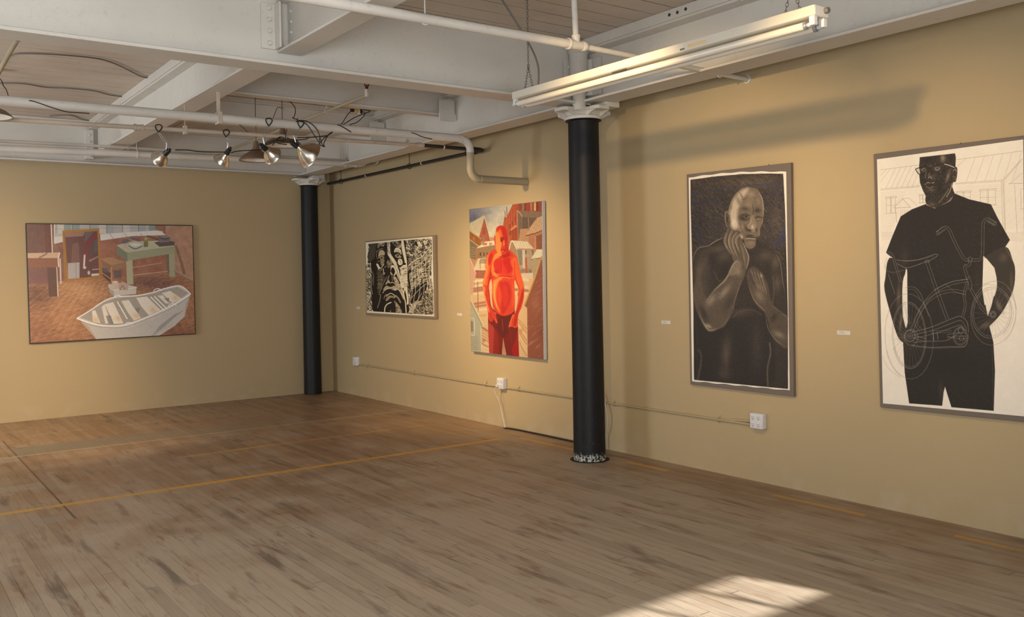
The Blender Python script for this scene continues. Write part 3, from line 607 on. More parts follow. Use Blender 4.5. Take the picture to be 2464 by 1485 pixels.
# ---------------------------------------------------------------- pictures: brush tools working on the points of a fine canvas grid
class Art:
    """colour of every canvas point, laid on with filled outlines, brush strokes and soft dabs; points are given in picture space"""
    def __init__(s, U, V, base):
        s.U = U.astype(np.float32); s.V = V.astype(np.float32); s.c = np.tile(np.array(base, np.float32), (U.size, 1)); s.ox = s.oy = 0.; s.s = 1.; s.px = 1.0; s.lim = None
    def frame(s, ox, oy, sc): s.ox, s.oy, s.s = ox, oy, sc
    def P(s, pts): return [(s.ox+x/s.s, s.oy+y/s.s) for x, y in pts]
    def box(s, P, m):
        xs = [p[0] for p in P]; ys = [p[1] for p in P]
        return np.nonzero((s.U > min(xs)-m) & (s.U < max(xs)+m) & (s.V > min(ys)-m) & (s.V < max(ys)+m))[0]
    def put(s, i, a, col):
        if s.lim is not None: a = a*s.lim[i]
        if callable(col): col = col(s.U[i], s.V[i])
        s.c[i] += (np.asarray(col, np.float32)-s.c[i])*a[:, None]
    def smooth(s, P, closed, k=4):
        n = len(P); out = []; P = [np.array(p, float) for p in P]
        for j in range(n if closed else n-1):
            if closed: a, b, c, d = P[j-1], P[j], P[(j+1) % n], P[(j+2) % n]
            else: a, b, c, d = P[max(j-1, 0)], P[j], P[j+1], P[min(j+2, n-1)]
            for q in range(k):
                t = q/k; out.append(tuple(.5*((2*b)+(c-a)*t+(2*a-5*b+4*c-d)*t*t+(3*b-a-3*c+d)*t**3)))
        if not closed: out.append(tuple(P[-1]))
        return out
    def mask(s, P, soft):
        i = s.box(P, soft+1); x = s.U[i]; y = s.V[i]; d = np.full(x.shape, 1e9, np.float32); ins = np.zeros(x.shape, bool); n = len(P)
        for j in range(n):
            (x0, y0), (x1, y1) = P[j-1], P[j]; dx, dy = x1-x0, y1-y0; L = dx*dx+dy*dy+1e-9
            t = np.clip(((x-x0)*dx+(y-y0)*dy)/L, 0, 1); d = np.minimum(d, (x-x0-t*dx)**2+(y-y0-t*dy)**2)
            if y0 != y1: ins ^= ((y0 > y) != (y1 > y)) & (x < (x1-x0)*(y-y0)/(y1-y0)+x0)
        sd = np.where(ins, np.sqrt(d), -np.sqrt(d)); return i, np.clip(.5+sd/soft, 0, 1)
    def fill(s, col, pts, soft=.8, a=1., sm=False):
        P = s.P(pts); P = s.smooth(P, True) if sm else P
        i, m = s.mask(P, soft); s.put(i, m*a, col)
    def line(s, col, pts, w=1., a=1., soft=.7, sm=True, taper=False):
        P = s.P(pts); P = s.smooth(P, False) if sm and len(P) > 2 else P
        i = s.box(P, w+1); x = s.U[i]; y = s.V[i]; cov = np.zeros(x.shape, np.float32); n = len(P)-1
        for j in range(n):
            (x0, y0), (x1, y1) = P[j], P[j+1]; dx, dy = x1-x0, y1-y0; L = dx*dx+dy*dy+1e-9
            t = np.clip(((x-x0)*dx+(y-y0)*dy)/L, 0, 1); d = np.sqrt((x-x0-t*dx)**2+(y-y0-t*dy)**2)
            ww = w*(math.sin(PI*(j+.5)/n)**.6) if taper else w
            cov = np.maximum(cov, np.clip((ww/2+soft/2-d)/soft, 0, 1)*min(1, ww/soft+.15))
        s.put(i, cov*a, col)
    def dab(s, col, x, y, rx, ry, rot=0, a=1., p=1.):
        x, y = s.ox+x/s.s, s.oy+y/s.s; rx /= s.s; ry /= s.s; R = max(rx, ry)*2.2
        i = s.box([(x, y)], R); dx = s.U[i]-x; dy = s.V[i]-y; c, q = math.cos(rot), math.sin(rot)
        e = ((dx*c+dy*q)/rx)**2+((-dx*q+dy*c)/ry)**2; s.put(i, a*np.exp(-(e**p)*1.4), col)
    def nz(s, fx, fy, rot=0., seed=0, i=None, oct=2):
        U = s.U if i is None else s.U[i]; V = s.V if i is None else s.V[i]; c, q = math.cos(rot), math.sin(rot); out = 0; am = 1; tot = 0
        for o in range(oct):
            X = (U*c+V*q)*fx*2**o+seed*17.3; Y = (-U*q+V*c)*fy*2**o+seed*7.1; xi = np.floor(X); yi = np.floor(Y); fx_ = X-xi; fy_ = Y-yi
            fx_ = fx_*fx_*(3-2*fx_); fy_ = fy_*fy_*(3-2*fy_)
            def h(a, b):
                v = np.sin(a*127.1+b*311.7+seed*3.3)*43758.5453; return v-np.floor(v)
            n = (h(xi, yi)*(1-fx_)+h(xi+1, yi)*fx_)*(1-fy_)+(h(xi, yi+1)*(1-fx_)+h(xi+1, yi+1)*fx_)*fy_
            out = out+n*am; tot += am; am *= .55
        return (out/tot).astype(np.float32)
    def clip(s, pts=None, soft=.8, sm=False):
        """limit the following strokes to an outline (None lifts the limit)"""
        if pts is None: s.lim = None; return
        P = s.P(pts); P = s.smooth(P, True) if sm else P
        i, m = s.mask(P, soft); s.lim = np.zeros(s.U.shape, np.float32); s.lim[i] = m
    def grain(s, amt, fx, fy, rot=0., seed=1):
        n = (s.nz(fx, fy, rot, seed)-.5)*amt; L = s.lim if s.lim is not None else 1.
        s.c += (n*L)[:, None]*255
    def hatch(s, col, fx, fy, rot, lo, hi, a=1., seed=1):
        n = s.nz(fx, fy, rot, seed); m = np.clip((n-lo)/(hi-lo), 0, 1)*a; s.put(np.arange(s.U.size), m, col)
def vgrad(y0, y1, c0, c1, dx=0.):
    c0 = np.array(c0, np.float32); c1 = np.array(c1, np.float32)
    return lambda U, V: c0+(c1-c0)*np.clip((V+dx*U-y0)/(y1-y0), 0, 1)[:, None]
def art_face(A):            # woodcut of a lined face with a wrecked hull at the right
    K = (26, 19, 13); Wt = (232, 222, 192); A.c[:] = (236, 228, 204); A.frame(860, 550, 6.186)
    R = [(155, 232), (420, 208), (690, 176), (900, 160), (1105, 150), (1112, 400), (1105, 520), (1100, 740), (1128, 900), (1132, 1282), (900, 1275), (700, 1262), (148, 1228), (135, 900), (128, 560), (160, 470), (150, 420), (165, 330)]
    A.fill(Wt, R, .8); A.clip(R)
    def F(c, p, soft=.8, a=1.): A.fill(c, p, soft, a, sm=len(p) > 4)
    A.hatch(K, 0.83, 0.18, -.5, .42, .60, .85, 3); A.hatch(K, 0.75, 0.24, .9, .58, .72, .7, 5)
    # upper right sky of debris
    for q in range(46):
        x = 740+random.random()*340; y = 170+random.random()*330; an = random.choice((-.6, -.5, .8, 1.2)); l = 30+random.random()*70
        A.line(K if q % 3 else Wt, [(x, y), (x+l*math.cos(an)*.5, y+l*math.sin(an)*.5), (x+l*math.cos(an), y+l*math.sin(an)*.9)], .7+random.random()*.7)
    F(Wt, [(885, 205), (930, 190), (950, 250), (910, 272)]); A.line(K, [(900, 215), (925, 262)], .4)
    F(K, [(850, 200), (880, 190), (900, 270), (870, 260)]); F(K, [(700, 170), (760, 165), (745, 230), (725, 260)], a=.0)
    A.line(K, [(840, 180), (835, 260), (815, 330), (800, 375)], 2.2); A.line(K, [(860, 190), (850, 290), (820, 370)], 1.2)
    for k in range(6): A.line(K, [(745, 400+k*14), (800, 415+k*12), (860, 420+k*14)], .8)
    # hull with ribs
    F(Wt, [(760, 560), (880, 450), (980, 400), (1085, 330), (1090, 560), (1060, 700), (1020, 830), (900, 860), (820, 900), (790, 760)], a=.55)
    A.clip([(760, 560), (880, 450), (1100, 330), (1085, 600), (1040, 800), (1020, 950), (900, 1110), (800, 1120), (760, 800)])
    A.hatch(K, 0.90, 0.15, 1.35, .48, .62, .8, 9); A.clip(R)
    F(K, [(810, 920), (900, 860), (1030, 790), (1025, 900), (990, 960), (940, 1060), (880, 1110), (800, 1120), (790, 1040)])
    F(K, [(755, 600), (800, 590), (810, 640), (780, 660), (770, 720), (800, 860), (770, 900), (750, 760), (745, 660)])
    A.line(Wt, [(752, 630), (775, 600), (808, 605)], 1.0); A.line(Wt, [(780, 680), (782, 760), (805, 900)], 1.1)
    for q in ((870, 640), (885, 715), (840, 750), (945, 570), (1000, 500), (1005, 610), (950, 670), (1040, 560), (960, 770)): F(K, [(q[0]-7, q[1]-22), (q[0]+8, q[1]-26), (q[0]+6, q[1]+24), (q[0]-8, q[1]+26)])
    for k, (x0, x1) in enumerate(((800, 815), (850, 860), (880, 925), (940, 985), (1000, 1040), (1060, 1075))):
        A.line(Wt, [(x0+25, 500-k*28), (x0+10, 620), (x1, 800), (x1+5, 920), (x1-25, 1080)], 1.0)
    for k in range(4): A.line(Wt, [(800, 760-k*70), (900, 690-k*70), (1000, 620-k*80), (1095, 540-k*100)], .9)
    A.line(Wt, [(760, 555), (850, 480), (980, 400), (1098, 250)], 1.3); A.line(K, [(770, 570), (870, 490), (985, 418), (1098, 275)], .8)
    A.line(Wt, [(800, 1040), (870, 960), (950, 880), (1030, 820)], 1.0); A.line(Wt, [(850, 1120), (900, 1060), (960, 960)], .9)
    # pebbles lower right
    A.clip([(1000, 960), (1125, 900), (1135, 1285), (740, 1270), (760, 1200), (860, 1180), (900, 1110)]); A.put(np.arange(A.U.size), np.full(A.U.shape, .5, np.float32), (178, 165, 135))
    A.hatch(K, 0.68, 0.30, -.3, .46, .62, .7, 12)
    for q in range(34):
        x = 800+random.random()*320; y = 1000+random.random()*260; r = 20+random.random()*26
        A.line(K, [(x-r, y+6), (x-r*.5, y-r*.5), (x+r*.3, y-r*.55), (x+r, y)], .8); A.line(Wt, [(x-r*.7, y+2), (x-r*.2, y-r*.3), (x+r*.5, y-r*.2)], .8)
    A.clip(R)
    for k in range(9): A.line(Wt, [(755+k*8, 1250), (790+k*12, 1160-k*4), (850+k*14, 1080)], .7)
    # hair and dark left side
    F(Wt, [(155, 232), (185, 232), (165, 300), (138, 400), (132, 300)]); F(Wt, [(132, 440), (165, 450), (150, 520), (132, 540)])
    F(K, [(170, 228), (310, 215), (300, 520), (230, 500), (165, 515), (150, 470), (150, 380), (180, 300)])
    for k in range(7): A.line(Wt, [(188+k*15, 235), (185+k*13, 330), (165+k*14, 430), (172+k*10, 490)], .5, .8)
    F(K, [(205, 480), (300, 460), (290, 640), (345, 760), (300, 960), (330, 1232), (235, 1228), (215, 1080), (190, 800), (210, 650)])
    for k in range(10): A.line(Wt, [(140+k*4, 700+k*36), (180, 690+k*38), (205, 740+k*38)], .7, .7)
    A.line(Wt, [(200, 680), (215, 760), (205, 860), (225, 980)], .9); A.line(Wt, [(222, 640), (240, 720), (232, 850)], .7)
    # the face: black ground, then carved lights
    F(K, [(285, 215), (450, 205), (700, 180), (720, 300), (745, 500), (745, 800), (760, 1100), (730, 1262), (290, 1240), (280, 900), (270, 600)])
    F(Wt, [(310, 218), (400, 212), (395, 262), (330, 270), (300, 300)], a=.8); A.clip([(300, 215), (410, 210), (400, 300), (300, 320)]); A.hatch(K, 1.05, 0.30, 1.4, .45, .55, .8, 4); A.clip(R)
    A.line(Wt, [(295, 345), (330, 310), (380, 300)], 1.0, .8)
    # left eye socket
    F((190, 176, 142), [(322, 345), (365, 318), (405, 350), (400, 400), (340, 425), (310, 440)]); A.line(K, [(315, 425), (350, 405), (400, 405), (412, 430)], 1.1)
    F((150, 138, 110), [(330, 430), (375, 415), (405, 425), (380, 455), (345, 462)]); A.dab(K, 360, 436, 16, 14, 0, 1, 2)
    F((165, 150, 118), [(345, 468), (400, 455), (395, 520), (370, 560), (345, 530)], a=.85); A.line(Wt, [(300, 500), (330, 480)], .8)
    A.line(Wt, [(285, 330), (282, 400), (300, 460)], .9, .7)
    F(Wt, [(280, 525), (310, 530), (330, 570), (345, 585), (320, 610), (300, 580)]); A.line(Wt, [(345, 600), (375, 560), (395, 530)], 1.5); A.line(Wt, [(300, 610), (340, 630), (375, 600)], .8)
    A.line(Wt, [(385, 600), (392, 680), (405, 660)], 2.2, .8); A.line(Wt, [(405, 580), (425, 560)], 1.5, .8)
    # nose ridge and right cheek
    F(Wt, [(445, 205), (485, 203), (490, 310), (500, 380), (560, 470), (600, 540), (600, 580), (560, 560), (520, 500), (475, 430), (445, 370), (445, 290)])
    A.clip([(445, 205), (490, 203), (490, 380), (445, 370)]); A.hatch(K, 1.20, 0.38, .4, .5, .62, .8, 6); A.clip(R)
    F(Wt, [(520, 205), (600, 195), (650, 240), (640, 290), (590, 280), (540, 240)], a=.75); A.clip([(510, 200), (610, 190), (650, 250), (560, 300), (510, 270)]); A.hatch(K, 1.05, 0.45, .9, .42, .56, .9, 8); A.clip(R)
    F(Wt, [(655, 182), (690, 180), (705, 290), (725, 400), (740, 520), (745, 700), (745, 900), (762, 1100), (735, 1130), (735, 1040), (700, 900), (640, 860), (640, 640), (625, 560), (700, 520), (690, 440), (668, 350), (655, 270)])
    # right eye
    F(Wt, [(560, 300), (590, 285), (640, 310), (655, 360), (650, 400), (620, 370), (580, 355), (545, 350)]); A.line(K, [(560, 330), (600, 320), (645, 360)], .7); A.line(K, [(550, 365), (590, 350), (630, 370), (660, 420)], 1.6)
    F((185, 170, 135), [(560, 400), (600, 380), (640, 405), (655, 432), (610, 440), (575, 425)]); A.dab(K, 600, 404, 20, 16, 0, 1, 2.5); A.line(K, [(560, 420), (600, 442), (655, 440)], 1.0); A.dab(Wt, 596, 396, 5, 4)
    F(Wt, [(605, 462), (640, 450), (668, 470), (675, 515), (655, 545), (620, 545), (600, 500)]); A.line(K, [(618, 470), (640, 480), (650, 520)], .7)
    F(K, [(660, 450), (690, 500), (722, 520), (715, 540), (680, 545), (640, 575), (600, 560), (600, 545), (650, 545), (675, 510)])
    A.line(K, [(600, 470), (590, 520), (605, 560), (640, 575)], 1.6)
    A.clip([(640, 600), (735, 560), (745, 850), (700, 900), (640, 800)]); A.hatch(K, 1.35, 0.15, 1.15, .60, .70, .75, 14); A.clip(R)
    A.line(K, [(690, 180), (712, 300), (735, 420), (748, 560)], 1.3)
    # nose wing and nostril
    F((200, 186, 150), [(440, 490), (490, 460), (520, 520), (500, 560), (470, 600), (450, 570)], a=.85); A.clip([(435, 480), (500, 450), (520, 600), (440, 620)]); A.hatch(K, 1.05, 0.38, .5, .45, .6, .8, 15); A.clip(R)
    F(Wt, [(500, 560), (540, 545), (570, 590), (580, 660), (555, 700), (535, 705), (560, 650), (545, 600), (520, 580), (505, 600), (495, 640)])
    A.dab(K, 528, 625, 24, 42, .2, 1, 3); F((190, 175, 140), [(495, 640), (510, 660), (530, 690), (500, 690), (488, 660)])
    F(Wt, [(570, 560), (610, 600), (635, 700), (650, 800), (620, 770), (590, 700), (575, 640)]); A.line(K, [(580, 600), (605, 680), (625, 760)], .9)
    # cheek folds, moustache area, mouth
    F((205, 190, 155), [(535, 720), (580, 730), (640, 850), (680, 920), (690, 1060), (640, 960), (590, 860), (550, 790)]); A.clip([(535, 720), (580, 730), (650, 860), (680, 1000), (560, 850)]); A.hatch(K, 1.20, 0.22, 1.0, .55, .66, .7, 16); A.clip(R)
    A.line(Wt, [(700, 900), (690, 980), (715, 1100), (725, 1250)], 2.6); A.line(Wt, [(640, 830), (680, 930), (700, 1060)], 1.4)
    A.line((200, 185, 150), [(470, 700), (450, 770), (420, 830)], 1.8, .8); A.line((200, 185, 150), [(515, 700), (520, 780)], 1.4, .8); F((185, 170, 135), [(460, 760), (485, 790), (470, 810), (445, 800)])
    A.line(Wt, [(425, 830), (455, 800), (490, 812), (515, 800), (555, 820), (590, 870)], 1.5)
    F((175, 160, 128), [(385, 905), (430, 850), (490, 870), (560, 850), (620, 900), (580, 905), (520, 890), (450, 900), (400, 935)]); A.line(Wt, [(375, 960), (430, 905), (520, 890), (600, 905), (650, 960), (660, 990)], 1.3)
    F(Wt, [(500, 905), (560, 900), (600, 915), (560, 925)], a=.9); A.line(K, [(400, 930), (480, 910), (560, 935), (640, 985)], 1.0)
    A.line(Wt, [(430, 1010), (470, 975), (500, 965), (545, 990), (560, 1020)], 1.8); F((170, 155, 122), [(420, 1060), (470, 1000), (540, 1010), (560, 1040), (500, 1030), (440, 1080)], a=.9)
    A.line((190, 175, 140), [(570, 1000), (610, 1040), (640, 1100)], 3.5, .8); A.line(Wt, [(395, 1040), (410, 1000), (440, 980)], 1.0)
    # chin
    A.line(Wt, [(405, 1240), (410, 1180), (440, 1130), (500, 1100)], 2.6); F((185, 170, 136), [(545, 1075), (600, 1120), (650, 1200), (655, 1258), (575, 1255), (570, 1160)]); A.clip([(545, 1075), (600, 1120), (655, 1200), (655, 1258), (575, 1255)]); A.hatch(K, 1.20, 0.30, .9, .5, .62, .8, 18); A.clip(R)
    A.dab((150, 138, 110), 492, 1235, 12, 26, 0, .9, 2)
    for a_, b_ in (((320, 700), (300, 900)), ((350, 700), (330, 860)), ((375, 740), (330, 900))): A.line((170, 155, 122), [a_, ((a_[0]+b_[0])/2+8, (a_[1]+b_[1])/2), b_], 1.5, .75)
    A.line((170, 155, 122), [(440, 720), (380, 830), (330, 960)], 1.6, .8); A.line(Wt, [(320, 980), (345, 990), (330, 1080), (300, 1180)], 1.2, .8)
    A.clip([(290, 640), (350, 640), (420, 720), (370, 900), (300, 980)]); A.hatch((165, 150, 118), 1.20, 0.21, 1.9, .55, .66, .7, 19)
    for q in range(90):       # extra gouge marks in the dark of the face and hair
        x = 300+random.random()*400; y = 640+random.random()*560; an = 1.2+random.random()*.7 if x < 480 else 1.9-random.random()*.9; l = 18+random.random()*45
        A.line((176, 162, 130) if q % 2 else K, [(x, y), (x+l*math.cos(an), y+l*math.sin(an))], .55, .6)
    A.clip(None)

def art_boat(A):            # oil painting of a white rowing boat in a studio
    A.frame(0, 480, 3.907); A.c[:] = (150, 92, 72)
    A.fill((136, 84, 74), [(235, 215), (600, 225), (600, 800), (250, 800)])                      # dull red wall at left
    A.fill((165, 98, 72), [(930, 370), (1240, 340), (1620, 330), (1650, 700), (1250, 760), (940, 760)])
    A.fill(vgrad(0, 1, (178, 128, 98), (178, 128, 98)), [(1550, 235), (1815, 238), (1830, 760), (1650, 690), (1560, 320)])
    A.grain(.10, .10, .10, .4, 2)
    # floor
    fl = [(245, 800), (560, 770), (940, 745), (1240, 720), (1650, 690), (1825, 770), (1845, 1275), (280, 1370)]
    A.fill((168, 108, 68), fl); A.clip(fl)
    A.dab((206, 146, 90), 760, 860, 330, 130, .2, .9); A.dab((196, 132, 82), 640, 1080, 260, 200, .5, .8); A.dab((120, 74, 60), 350, 900, 170, 140, 0, .9); A.dab((122, 76, 66), 1450, 790, 300, 80, .1, .9); A.dab((176, 118, 78), 1780, 1000, 120, 160, 0, .6); A.dab((140, 82, 58), 1650, 1250, 220, 90, 0, .8); A.dab((150, 92, 66), 380, 1250, 140, 120, 0, .6)
    for k in range(30):
        x0 = 480+k*44; x1 = 760+(x0-960)*1.9
        A.line((118, 70, 46), [(x0, 770), ((x0+x1)/2, 1050), (x1, 1370)], .7, .55, sm=False)
        A.line((216, 160, 106), [(x0+16, 790), ((x0+x1)/2+22, 1050), (x1+40, 1370)], 1.4, .25, sm=False)
    A.grain(.16, .5, .09, 1.25, 5); A.clip(None)
    # window strip
    A.fill((168, 170, 168), [(505, 225), (1535, 238), (1530, 330), (1150, 330), (950, 320), (520, 350)])
    for x in (510, 540, 600, 680, 845, 935, 1000, 1150, 1300, 1400, 1460): A.fill(random.choice([(120, 142, 142), (186, 180, 172), (150, 156, 160), (196, 190, 182)]), [(x, 226), (x+70, 227), (x+70, 320), (x, 322)], a=.8)
    for x in (680, 845, 1000, 1150, 1300, 1460): A.line((84, 84, 88), [(x, 226), (x+5, 325)], 1.2)
    A.line((210, 206, 196), [(512, 226), (512, 410)], 2.2); A.line((120, 120, 120), [(520, 280), (940, 270), (1460, 268)], .6)
    A.fill((206, 204, 198), [(940, 325), (1500, 290), (1560, 335), (1240, 345), (945, 388)]); A.fill((196, 194, 190), [(510, 350), (590, 345), (592, 400), (512, 418)])
    for x in (1030, 1170, 1320): A.line((130, 120, 116), [(x, 318), (x+40, 372)], 1.0)
    A.fill((160, 96, 70), [(1460, 235), (1540, 238), (1530, 300), (1470, 290)])
    # left post, shelf
    A.fill((112, 60, 56), [(410, 222), (475, 224), (490, 525), (425, 530)]); A.line((222, 214, 206), [(480, 226), (494, 525)], 2.2); A.fill((96, 60, 66), [(250, 225), (410, 222), (415, 500), (255, 505)], a=.55)
    A.fill((196, 160, 132), [(255, 505), (565, 498), (545, 552), (258, 552)]); A.line((110, 76, 70), [(370, 548), (440, 510)], 4, .6); A.fill((146, 84, 62), [(258, 555), (545, 552), (548, 636), (260, 640)])
    A.line((222, 205, 180), [(560, 505), (548, 560), (552, 630)], 3); A.line((210, 190, 170), [(565, 560), (572, 790)], 3.2); A.line((212, 200, 184), [(532, 640), (545, 910)], 2.6)
    A.fill((104, 66, 62), [(440, 640), (530, 640), (540, 910), (460, 915)]); A.fill((126, 78, 84), [(262, 645), (440, 642), (455, 800), (268, 790)], a=.7)
    # mirror
    A.fill((184, 118, 32), [(586, 292), (932, 273), (950, 738), (612, 776)]); A.line((120, 76, 24), [(600, 300), (622, 770)], .8)
    A.fill((110, 62, 62), [(608, 318), (915, 298), (932, 720), (640, 750)]); A.clip([(608, 318), (915, 298), (932, 720), (640, 750)])
    A.fill((158, 108, 98), [(608, 318), (800, 305), (780, 345), (612, 355)]); A.fill((132, 46, 54), [(790, 420), (910, 300), (915, 380), (840, 440), (830, 540), (780, 620)])
    A.fill((100, 92, 96), [(800, 310), (880, 303), (800, 400)]); A.fill((126, 84, 76), [(680, 420), (740, 400), (750, 580), (670, 600)]); A.fill((168, 162, 166), [(636, 600), (748, 590), (748, 740), (640, 748)]); A.line((110, 104, 110), [(712, 595), (716, 742)], .8)
    A.line((214, 204, 194), [(796, 525), (790, 620)], 4); A.dab((210, 204, 196), 795, 640, 18, 16, 0, 1, 2); A.fill((150, 120, 98), [(835, 570), (925, 530), (925, 545), (840, 590)]); A.fill((196, 190, 180), [(858, 700), (930, 694), (930, 715), (860, 722)]); A.line((90, 60, 50), [(850, 590), (855, 720)], 1.4); A.line((176, 160, 144), [(870, 660), (925, 655)], 2.2); A.dab((210, 200, 190), 835, 690, 14, 22, 0, .9, 2); A.fill((96, 70, 72), [(830, 450), (870, 430), (870, 520), (840, 540)]); A.fill((90, 84, 88), [(880, 390), (915, 370), (920, 490), (885, 500)])
    A.clip(None)
    # bench and green table
    A.fill((176, 128, 84), [(945, 560), (1040, 540), (1180, 590), (1050, 620)]); A.fill((150, 100, 62), [(950, 580), (1050, 622), (1050, 670), (955, 620)]); A.fill((160, 112, 72), [(1050, 622), (1180, 595), (1182, 640), (1052, 665)])
    A.line((168, 120, 78), [(955, 600), (965, 750)], 2.4); A.line((190, 140, 88), [(1045, 640), (1050, 770)], 3); A.fill((108, 84, 88), [(1068, 670), (1145, 660), (1145, 735), (1072, 742)]); A.fill((86, 58, 48), [(960, 640), (1040, 690), (1042, 790), (965, 720)], a=.8); A.line((176, 126, 80), [(960, 690), (1045, 750)], 2.4); A.fill((96, 90, 96), [(965, 640), (1010, 650), (1030, 690), (975, 680)])
    G = (150, 152, 116); GL = (178, 178, 142)
    A.fill(GL, [(1095, 430), (1240, 395), (1560, 385), (1645, 430), (1640, 450), (1190, 500)]); A.fill(G, [(1190, 500), (1645, 438), (1645, 505), (1195, 578)]); A.fill((122, 128, 100), [(1095, 432), (1190, 500), (1195, 578), (1100, 520)])
    A.fill((172, 170, 130), [(1185, 580), (1245, 570), (1255, 800), (1195, 800)]); A.fill((160, 158, 122), [(1588, 515), (1640, 505), (1648, 725), (1595, 732)]); A.fill((120, 104, 84), [(1555, 520), (1588, 515), (1590, 690), (1570, 690)])
    A.line((196, 160, 122), [(1255, 640), (1520, 596)], 1.4); A.line((196, 160, 122), [(1258, 712), (1575, 676)], 1.8); A.line((110, 100, 78), [(1192, 500), (1196, 578)], .8)
    # clutter
    A.dab((92, 92, 112), 1170, 400, 34, 28, 0, .9, 2); A.fill((190, 164, 138), [(1145, 415), (1205, 412), (1200, 465), (1155, 465)]); A.line((96, 90, 104), [(1195, 385), (1250, 370), (1310, 385)], 5); A.dab((200, 200, 204), 1275, 425, 60, 18, 0, 1, 2.5); A.line((84, 80, 108), [(1212, 435), (1270, 465), (1335, 438)], 2.2); A.line((176, 150, 136), [(1210, 372), (1260, 390), (1330, 400)], 2)
    A.fill((140, 136, 70), [(1352, 372), (1392, 370), (1394, 445), (1350, 448)]); A.fill((104, 102, 60), [(1352, 400), (1392, 398), (1392, 445), (1352, 448)], a=.6); A.dab((180, 178, 110), 1372, 368, 16, 10, 0, 1, 2)
    A.fill((96, 76, 76), [(1450, 405), (1560, 380), (1645, 400), (1640, 432), (1500, 445)]); A.fill((120, 112, 112), [(1475, 375), (1600, 360), (1590, 400), (1500, 405)]); A.dab((88, 84, 88), 1545, 362, 60, 22, .05, 1, 2.5); A.dab((140, 134, 130), 1545, 352, 46, 10, .05, .9, 2); A.line((78, 66, 66), [(1385, 342), (1490, 378)], 2.6)
    A.line((150, 116, 92), [(1648, 675), (1828, 780)], 5); A.line((196, 170, 140), [(1648, 672), (1826, 765)], 1); A.line((92, 64, 50), [(1655, 440), (1700, 580), (1730, 690)], 7, .45)
    # white crate
    A.fill((196, 190, 178), [(1022, 800), (1130, 785), (1285, 822), (1280, 888), (1070, 910), (1028, 868)]); A.fill((168, 160, 148), [(1022, 805), (1065, 850), (1075, 912), (1028, 868)]); A.line((222, 216, 204), [(1022, 802), (1068, 852), (1285, 826)], 1.4)
    A.fill((204, 178, 156), [(1052, 780), (1110, 775), (1112, 845), (1060, 850)]); A.dab((222, 208, 190), 1082, 775, 32, 9, 0, 1, 2.5); A.fill((190, 156, 136), [(1110, 800), (1150, 772), (1210, 795), (1205, 850), (1120, 855)]); A.line((150, 112, 92), [(1130, 850), (1150, 810), (1175, 848)], 2)
    # the boat
    hull = [(725, 1118), (860, 1032), (960, 962), (1080, 912), (1290, 900), (1440, 870), (1520, 842), (1670, 810), (1700, 810), (1790, 885), (1745, 990), (1735, 1100), (1640, 1190), (1490, 1285), (1400, 1312), (912, 1325), (840, 1200)]
    A.fill((196, 192, 184), hull, 1.0); A.fill((184, 180, 172), [(760, 1150), (1000, 1215), (1200, 1212), (1500, 1100), (1790, 900), (1735, 1100), (1640, 1190), (1400, 1312), (912, 1325)], a=.7)
    A.fill((142, 138, 132), [(1425, 1290), (1500, 1190), (1640, 1080), (1735, 1040), (1640, 1110), (1520, 1220)], 2, .7)
    A.fill((164, 156, 144), [(750, 1108), (870, 1035), (980, 965), (1090, 925), (1290, 912), (1450, 882), (1530, 852), (1670, 822), (1770, 880), (1690, 940), (1600, 1000), (1400, 1095), (1200, 1165), (1060, 1185), (930, 1175)], 1)
    for q in ([(865, 1050), (895, 1040), (945, 1165), (875, 1150)], [(955, 1010), (985, 985), (1040, 1170), (990, 1165)], [(985, 985), (1065, 965), (1160, 1165), (1070, 1170)], [(1140, 955), (1210, 945), (1325, 1115), (1260, 1140), (1200, 1060)], [(1280, 925), (1380, 912), (1510, 1040), (1400, 1090), (1330, 1010)], [(1520, 880), (1600, 860), (1710, 935), (1620, 975)], [(1480, 905), (1530, 900), (1600, 975), (1560, 980)]):
        A.fill((226, 216, 196), q, 1.2)
    for x, y in ((900, 1130), (1110, 1120), (1280, 1095), (1440, 1040), (1650, 925)): A.dab((228, 178, 118), x, y, 38, 30, .5, .7)
    for q in ([(1105, 965), (1195, 1120)], [(1420, 920), (1530, 1030)], [(1455, 915), (1560, 1020)]): A.line((232, 226, 212), q, 3.2); A.line((140, 132, 122), [(q[0][0]+14, q[0][1]), (q[1][0]+14, q[1][1])], .8)
    for q in ([(995, 1095), (1040, 1090), (1070, 1175), (1020, 1170)], [(1265, 1025), (1320, 1020), (1300, 1070)], [(1540, 930), (1590, 925), (1585, 970)]): A.fill((132, 126, 118), q, 1.5, .8)
    A.line((232, 230, 224), [(725, 1118), (860, 1036), (960, 966), (1080, 918), (1290, 904), (1440, 874), (1520, 846), (1690, 812), (1788, 885)], 2.4)
    A.line((234, 232, 226), [(725, 1120), (860, 1165), (1000, 1188), (1180, 1180), (1400, 1100), (1590, 1010), (1700, 950), (1788, 890)], 3.0); A.line((130, 124, 116), [(740, 1136), (860, 1182), (1000, 1205), (1180, 1198), (1400, 1120), (1600, 1030), (1780, 915)], .9)
    for x, y in ((1105, 912), (1480, 850), (1210, 1168), (1620, 990)): A.line((236, 234, 228), [(x-38, y+12), (x-15, y-8), (x+15, y-10), (x+36, y+6)], 1.8)
    A.grain(.05, .45, .45, .3, 9)
    lum = A.c.mean(1, keepdims=True); A.c += (lum*np.array((1.03, .99, .97), np.float32)-A.c)*.30
    A.line((210, 190, 176), [(248, 228), (268, 800), (290, 1355)], .5, .5)
